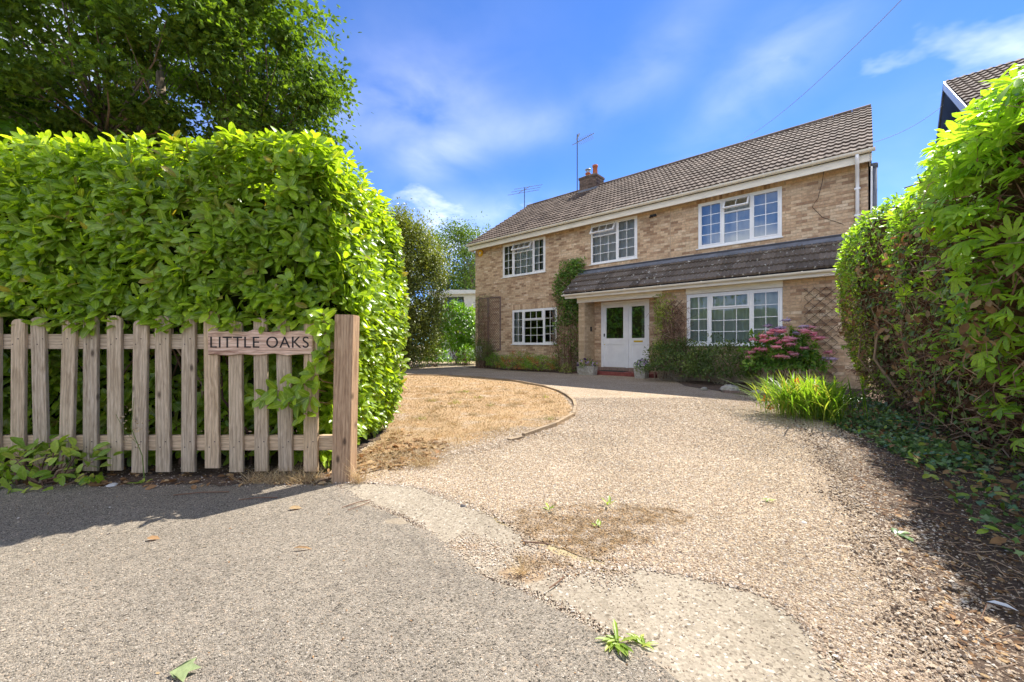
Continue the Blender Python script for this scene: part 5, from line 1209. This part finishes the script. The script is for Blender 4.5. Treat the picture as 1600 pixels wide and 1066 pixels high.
bush('bed_seedling', (4.55,5.9,.2), (.22,.2,.25), 120, .10, 'chestnut_leaf', LAUREL, 'small broad leaved green plant beside the strap leaf clump', seed=30, cat='plant', stems=8, stem='green_stem')
# planters with pansies
def planter(c, L, Wd, Hh, rz, label, name='planter', taper=.9):
    T = empty(name, (c[0],c[1],0), rz, label=label, cat='planter'); g = G(); n = 6; V = []; F = []
    def ring(l, w, z, jit): 
        q = []
        for k in range(24):
            a = 2*math.pi*k/24; ca, sa = math.cos(a), math.sin(a); m_ = 1/max(abs(ca), abs(sa))**.85; q.append((ca*m_*l/2+rng.normal()*jit, sa*m_*w/2+rng.normal()*jit, z+rng.normal()*jit*.5))
        return q
    R_ = [ring(L*taper, Wd*taper, 0, .003), ring(L*.94, Wd*.94, Hh*.3, .008), ring(L*.98, Wd*.98, Hh*.7, .009), ring(L, Wd, Hh, .006), ring(L*.82, Wd*.8, Hh, .004), ring(L*.8, Wd*.78, Hh*.75, .003)]
    for r_ in R_: V += r_
    for i in range(5):
        for k in range(24): a = i*24+k; b = i*24+(k+1) % 24; F += [(a,b,b+24),(a,b+24,a+24)]
    g.add(V, F); g.add([(0,0,Hh*.78)]+R_[5], [(0,k+1,(k+1) % 24+1) for k in range(24)]); link(name.replace('planter','basin'), g.mesh('basin', 'rough_stone'), T, False); return T
def pansies(c, rad, z, label, nfl):
    T = bush('pansy_plant', (c[0],c[1],z), rad, 420, .04, 'climber_leaf', SIMPLE, label, cat='flowers', seed=int(c[0]*10), stems=8, stem='green_stem')
    for i in range(nfl):
        u_ = norm(np.array((rng.normal(), rng.normal()-.4, abs(rng.normal())))); p = np.array((c[0],c[1],z))+u_*np.array(rad)*1.1; g = G(); k = 7; a = np.arange(k)/k*6.28; fd = norm(np.array((-.2,-1,.5))+rng.normal(size=3)*.3)
        A = norm(np.cross(fd, (0,0,1.))); B = np.cross(fd, A); Dv = np.outer(np.cos(a), A)+np.outer(np.sin(a), B); scatter(g, SIMPLE, np.tile(p, (k,1)), frames(Dv, np.tile(fd,(k,1))), np.full(k, .035), rng.random(k)); g.build('flower', 'dark_petal' if rng.random() < .5 else 'mauve_petal', T)
p1 = hw(6.28, .95); planter(p1, .66, .32, .29, TH, 'long rough stone trough at the left of the front step'); pansies(p1, (.30,.2,.22), .30, 'purple and dark pansies growing in the long stone trough', 26)
p2 = hw(8.15, 1.02); planter(p2, .36, .34, .33, TH, 'small square rough stone pot at the right of the front step'); pansies(p2, (.2,.18,.2), .35, 'mauve and dark pansies growing in the square stone pot', 18)
# rocks
def rock(c, r, label, name='rock', m='rough_stone', sq=.6, cat='rock'):
    g = G(); V = []; F = []; n, k = 10, 6
    for i in range(k+1):
        ph = math.pi*i/k
        for j in range(n): th_ = 2*math.pi*j/n; V.append(np.array((math.sin(ph)*math.cos(th_), math.sin(ph)*math.sin(th_), math.cos(ph)*sq)))
    V = np.array(V); V = V*(1+lump(V, 2.5, .35, int(abs(c[0])*100)))[:,None]*r
    for i in range(k):
        for j in range(n): a = i*n+j; b = i*n+(j+1) % n; F += [(a,a+n,b+n),(a,b+n,b)]
    g.add(V, F); o = link(name, g.mesh(name, m, False), None, mtx=Matrix.Translation((c[0], c[1], r*sq*.6))); tag(o, label, cat); return o
rock((4.5,8.35), .17, 'larger mossy sandstone rock at the border of the bed below the azalea'); rock((4.85,7.95), .15, 'flatter mossy stone just right of the larger rock', sq=.4); rock((4.15,8.7), .08, 'smallest grey rock left of the mossy one')

# ---------------------------------------------------------------- lawn edging
ED = empty('lawn_edging', (.9, 7, 0), 0, label='curved low timber edging between dry lawn and gravel drive', cat='edging')
E0 = [(.12,4.30),(.52,4.90),(.86,5.62),(1.0,6.36),(1.07,7.0),(1.06,7.68),(.98,8.45),(.76,9.3),(.30,10.25),(-.25,11.15),(-.9,11.9),(-1.95,12.6),(-3.5,13.0)]
for a, b in zip(E0, E0[1:]):
    a = np.array((*a, .02)); b = np.array((*b, .02)); d = norm(b-a); g = G(); c = (a+b)/2; L = np.linalg.norm(b-a)
    g.bar(-d*(L/2-.004), d*(L/2-.004), .045, .055); link('edging_board', g.mesh('edging_board', 'edging_wood'), ED, True, Matrix.Translation(c+[0,0,.005*rng.normal()-.004]))
# concrete edging that follows the inner near side
ED2 = [(.10,4.26),(-.03,4.14)]
for a, b in zip(ED2, ED2[1:]):
    a = np.array((*a, .005)); b = np.array((*b, .0)); g = G().bar(a-(a+b)/2, b-(a+b)/2, .07, .06); link('edging_board', g.mesh('edging_board', 'edging_wood'), ED, True, Matrix.Translation((a+b)/2))
g = G(); g.bar((4.35,8.3,.02),(5.2,7.45,.02), .04, .07); tag(g.build('bed_edging', 'trellis_wood'), 'short dark timber edging in front of the rocks and hydrangea', 'edging')

# ---------------------------------------------------------------- weeds and small things
def rosette(c, n, L, w, lm, label, name='weed', up=.5, tm=SIMPLE, stems=False):
    T = empty(name, (c[0],c[1],c[2] if len(c) > 2 else .01), 0, label=label, cat='weed'); c = np.array((c[0],c[1],c[2] if len(c) > 2 else .012))
    for i in range(n):
        a = rng.random()*6.28; d = norm(np.array((math.cos(a), math.sin(a), up*(.3+rng.random())))); s_ = L*(.6+.5*rng.random()); g = G(); R_ = frames(d[None], norm(np.array((-d[0]*.5,-d[1]*.5,1.)))[None]); R_ = R_.copy(); R_[:,:,0] *= w
        scatter(g, tm, (c+np.array((rng.normal()*.01, rng.normal()*.01, 0)))[None], R_, [s_], np.array([rng.random()])); g.build('leaf', lm, T, True)
    return T
rosette((.345,1.335), 22, .07, .45, 'young_leaf', 'green leafy weed growing from the joint between asphalt and concrete')
rosette((.43,1.33), 12, .055, .4, 'young_leaf', 'smaller sprig of the weed just right of the leafy weed on the joint')
rosette((.60,2.48), 5, .07, .5, 'young_leaf', 'small upright green seedling on the far gravel patch', up=1.5)
rosette((.46,2.20), 5, .05, .6, 'young_leaf', 'flat tiny green seedling on the mossy gravel')
rosette((.22,2.40), 4, .06, .5, 'young_leaf', 'green seedling left of the mossy gravel patch', up=1.4)
rosette((1.62,2.55), 5, .05, .6, 'young_leaf', 'yellow green seedling at the edge of the dark soil')
rosette((2.0,2.1), 9, .075, .9, 'ivy_leaf', 'round leaved seedling in the dark soil at lower right', up=.3)
T = empty('straw_tuft', (.04,1.73,.016), 0, label='dry yellow grass tuft growing in the broken hole of the pavement', cat='grass tuft')
blades(60, None, 0, 1, .04, .11, 'blade', w=.003, pts=np.column_stack([.04+rng.normal(size=60)*.018, 1.73+rng.normal(size=60)*.012, np.full(60,.016)]), parent=T)
T = empty('straw_tuft', (-1.10,2.86,.016), 0, label='dry yellow grass tuft beside the foot of the fence post', cat='grass tuft')
blades(90, None, 0, 1, .06, .22, 'blade', w=.003, lean=.6, pts=np.column_stack([-1.10+rng.normal(size=90)*.025, 2.88+rng.normal(size=90)*.02, np.full(90,.016)]), parent=T)
T = empty('straw_tuft', (-.72,3.28,.016), 0, label='dry straw coloured grass tuft at the near corner of the lawn', cat='grass tuft')
blades(160, None, 0, 1, .06, .16, 'blade', w=.003, pts=np.column_stack([-.72+rng.normal(size=160)*.06, 3.28+rng.normal(size=160)*.05, np.full(160,.016)]), parent=T)
# shrubs at the foot of the fence
fs = bush('fence_shrub', (-3.32,2.86,.05), (.42,.13,.26), 170, .085, 'young_leaf', LAUREL, 'low spreading shrub with long yellow green leaves at the foot of the fence', seed=40, stems=20)
bush('fence_shrub', (-3.78,2.84,.05), (.16,.12,.22), 50, .10, 'young_leaf', LAUREL, 'small yellowing shrub at the far left foot of the fence', seed=41, stems=8)
wd = empty('tall_weed', (-2.66,2.9,0), 0, label='thin tall seeding weed in front of the fence pickets', cat='weed')
G().tube([(-2.64,2.9,0),(-2.66,2.9,.2),(-2.73,2.89,.4),(-2.70,2.88,.62)], [.004,.003,.0025,.0015], 5).tube([(-2.68,2.9,.27),(-2.78,2.89,.38),(-2.83,2.88,.5)], .0015, 4).build('stem', 'green_stem', wd)
g = G(); k = 26; scatter(g, DIAM, np.array((-2.74,2.885,.42))+rng.normal(size=(k,3))*np.array((.05,.01,.1)), frames(rvec(k), rvec(k)), .018+.012*rng.random(k), rng.random(k)); g.build('seed_heads', 'straw', wd, kind='stuff')
rosette((-2.62,2.86,.016), 10, .06, .5, 'young_leaf', 'small bright green weed on the verge below the tall weed')
# twigs on the ground
def twig(P, r, label, m='twig', rn=.35):
    tag(G().tube(P, r, 5, rn).build('twig', m), label, 'twig')
twig([(-2.2,2.62,.02),(-2.05,2.66,.024),(-1.88,2.68,.02)], .004, 'long brown twig on the shaded asphalt left of centre')
twig([(-1.72,2.54,.02),(-1.62,2.57,.024),(-1.5,2.58,.02)], .0035, 'brown twig on the shaded asphalt below the sign')
twig([(-1.02,2.42,.02),(-.95,2.5,.022),(-.89,2.54,.02)], .003, 'thin brown twig forming the longer side of a V on sunlit asphalt')
twig([(-.97,2.38,.02),(-.91,2.45,.022),(-.88,2.51,.02)], .0025, 'thin brown twig forming the shorter side of a V on sunlit asphalt')
twig([(.15,1.62,.02),(.19,1.66,.022),(.22,1.70,.02)], .003, 'short straight twig on the pavement right of the dirt hole')
twig([(.06,2.0,.02),(.12,1.985,.024),(.19,1.975,.02)], .0035, 'dark bent twig lying across the top of the dirt hole')
def fallen(c, s_, m, tm, label, name='fallen_leaf', r_=.5, a=0., w=1., cat='leaf'):
    R_ = frames(np.array([[math.cos(a), math.sin(a), .05]]), np.array([[.1,-.25,1.]])).copy(); R_[:,:,0] *= w; g = G(); scatter(g, tm, np.array([[0,0,0.]]), R_, [s_], np.array([r_]))
    o = link(name, g.mesh(name, m, True), None, mtx=Matrix.Translation((c[0],c[1],.024))); tag(o, label, cat)
fallen((-1.02,1.20), .075, 'silver_leaf', IVY, 'pale green leaf lying at the bottom edge of the asphalt', a=.2)
fallen((-1.33,2.40), .07, 'dead_leaf', SIMPLE, 'curled tan leaf on the shadow edge of the asphalt', r_=.9, a=.3)
fallen((-1.84,2.03), .06, 'dead_leaf', SIMPLE, 'small orange leaf on the shadow edge at far left', r_=.6, a=.1)
fallen((-1.05,1.93), .09, 'dead_leaf', SIMPLE, 'long narrow orange leaf on sunlit asphalt', r_=.7, a=.1, w=.35)
fallen((-2.95,2.80), .13, 'dead_leaf', SIMPLE, 'rusty brown leaf at the fence foot beside the spreading shrub', r_=.4, a=.3, w=1.3)
fallen((-2.48,2.84), .09, 'dead_leaf', SIMPLE, 'small rusty leaf at the fence foot beside the bright weed', r_=.5, a=1.2, w=1.2)
fallen((1.80,1.53), .085, 'feather', SIMPLE, 'white feather on the dark soil at the lower right', name='feather', a=-.5, w=.55, cat='feather')
rock((1.63,2.25), .014, 'white pebble on the dark soil near the drive edge', 'pebble', 'pale_stone', .5, 'pebble')
rock((-.30,2.47), .02, 'dark elongated pebble on the pale pavement', 'pebble', 'dark_stone', .45, 'pebble')
rock((-.13,1.62), .014, 'dark grey pebble on asphalt below the dirt hole', 'pebble', 'dark_stone', .5, 'pebble')
rock((-2.80,2.83), .035, 'flat grey stone at the fence foot next to the rusty leaf', 'rock', 'pale_stone', .4)
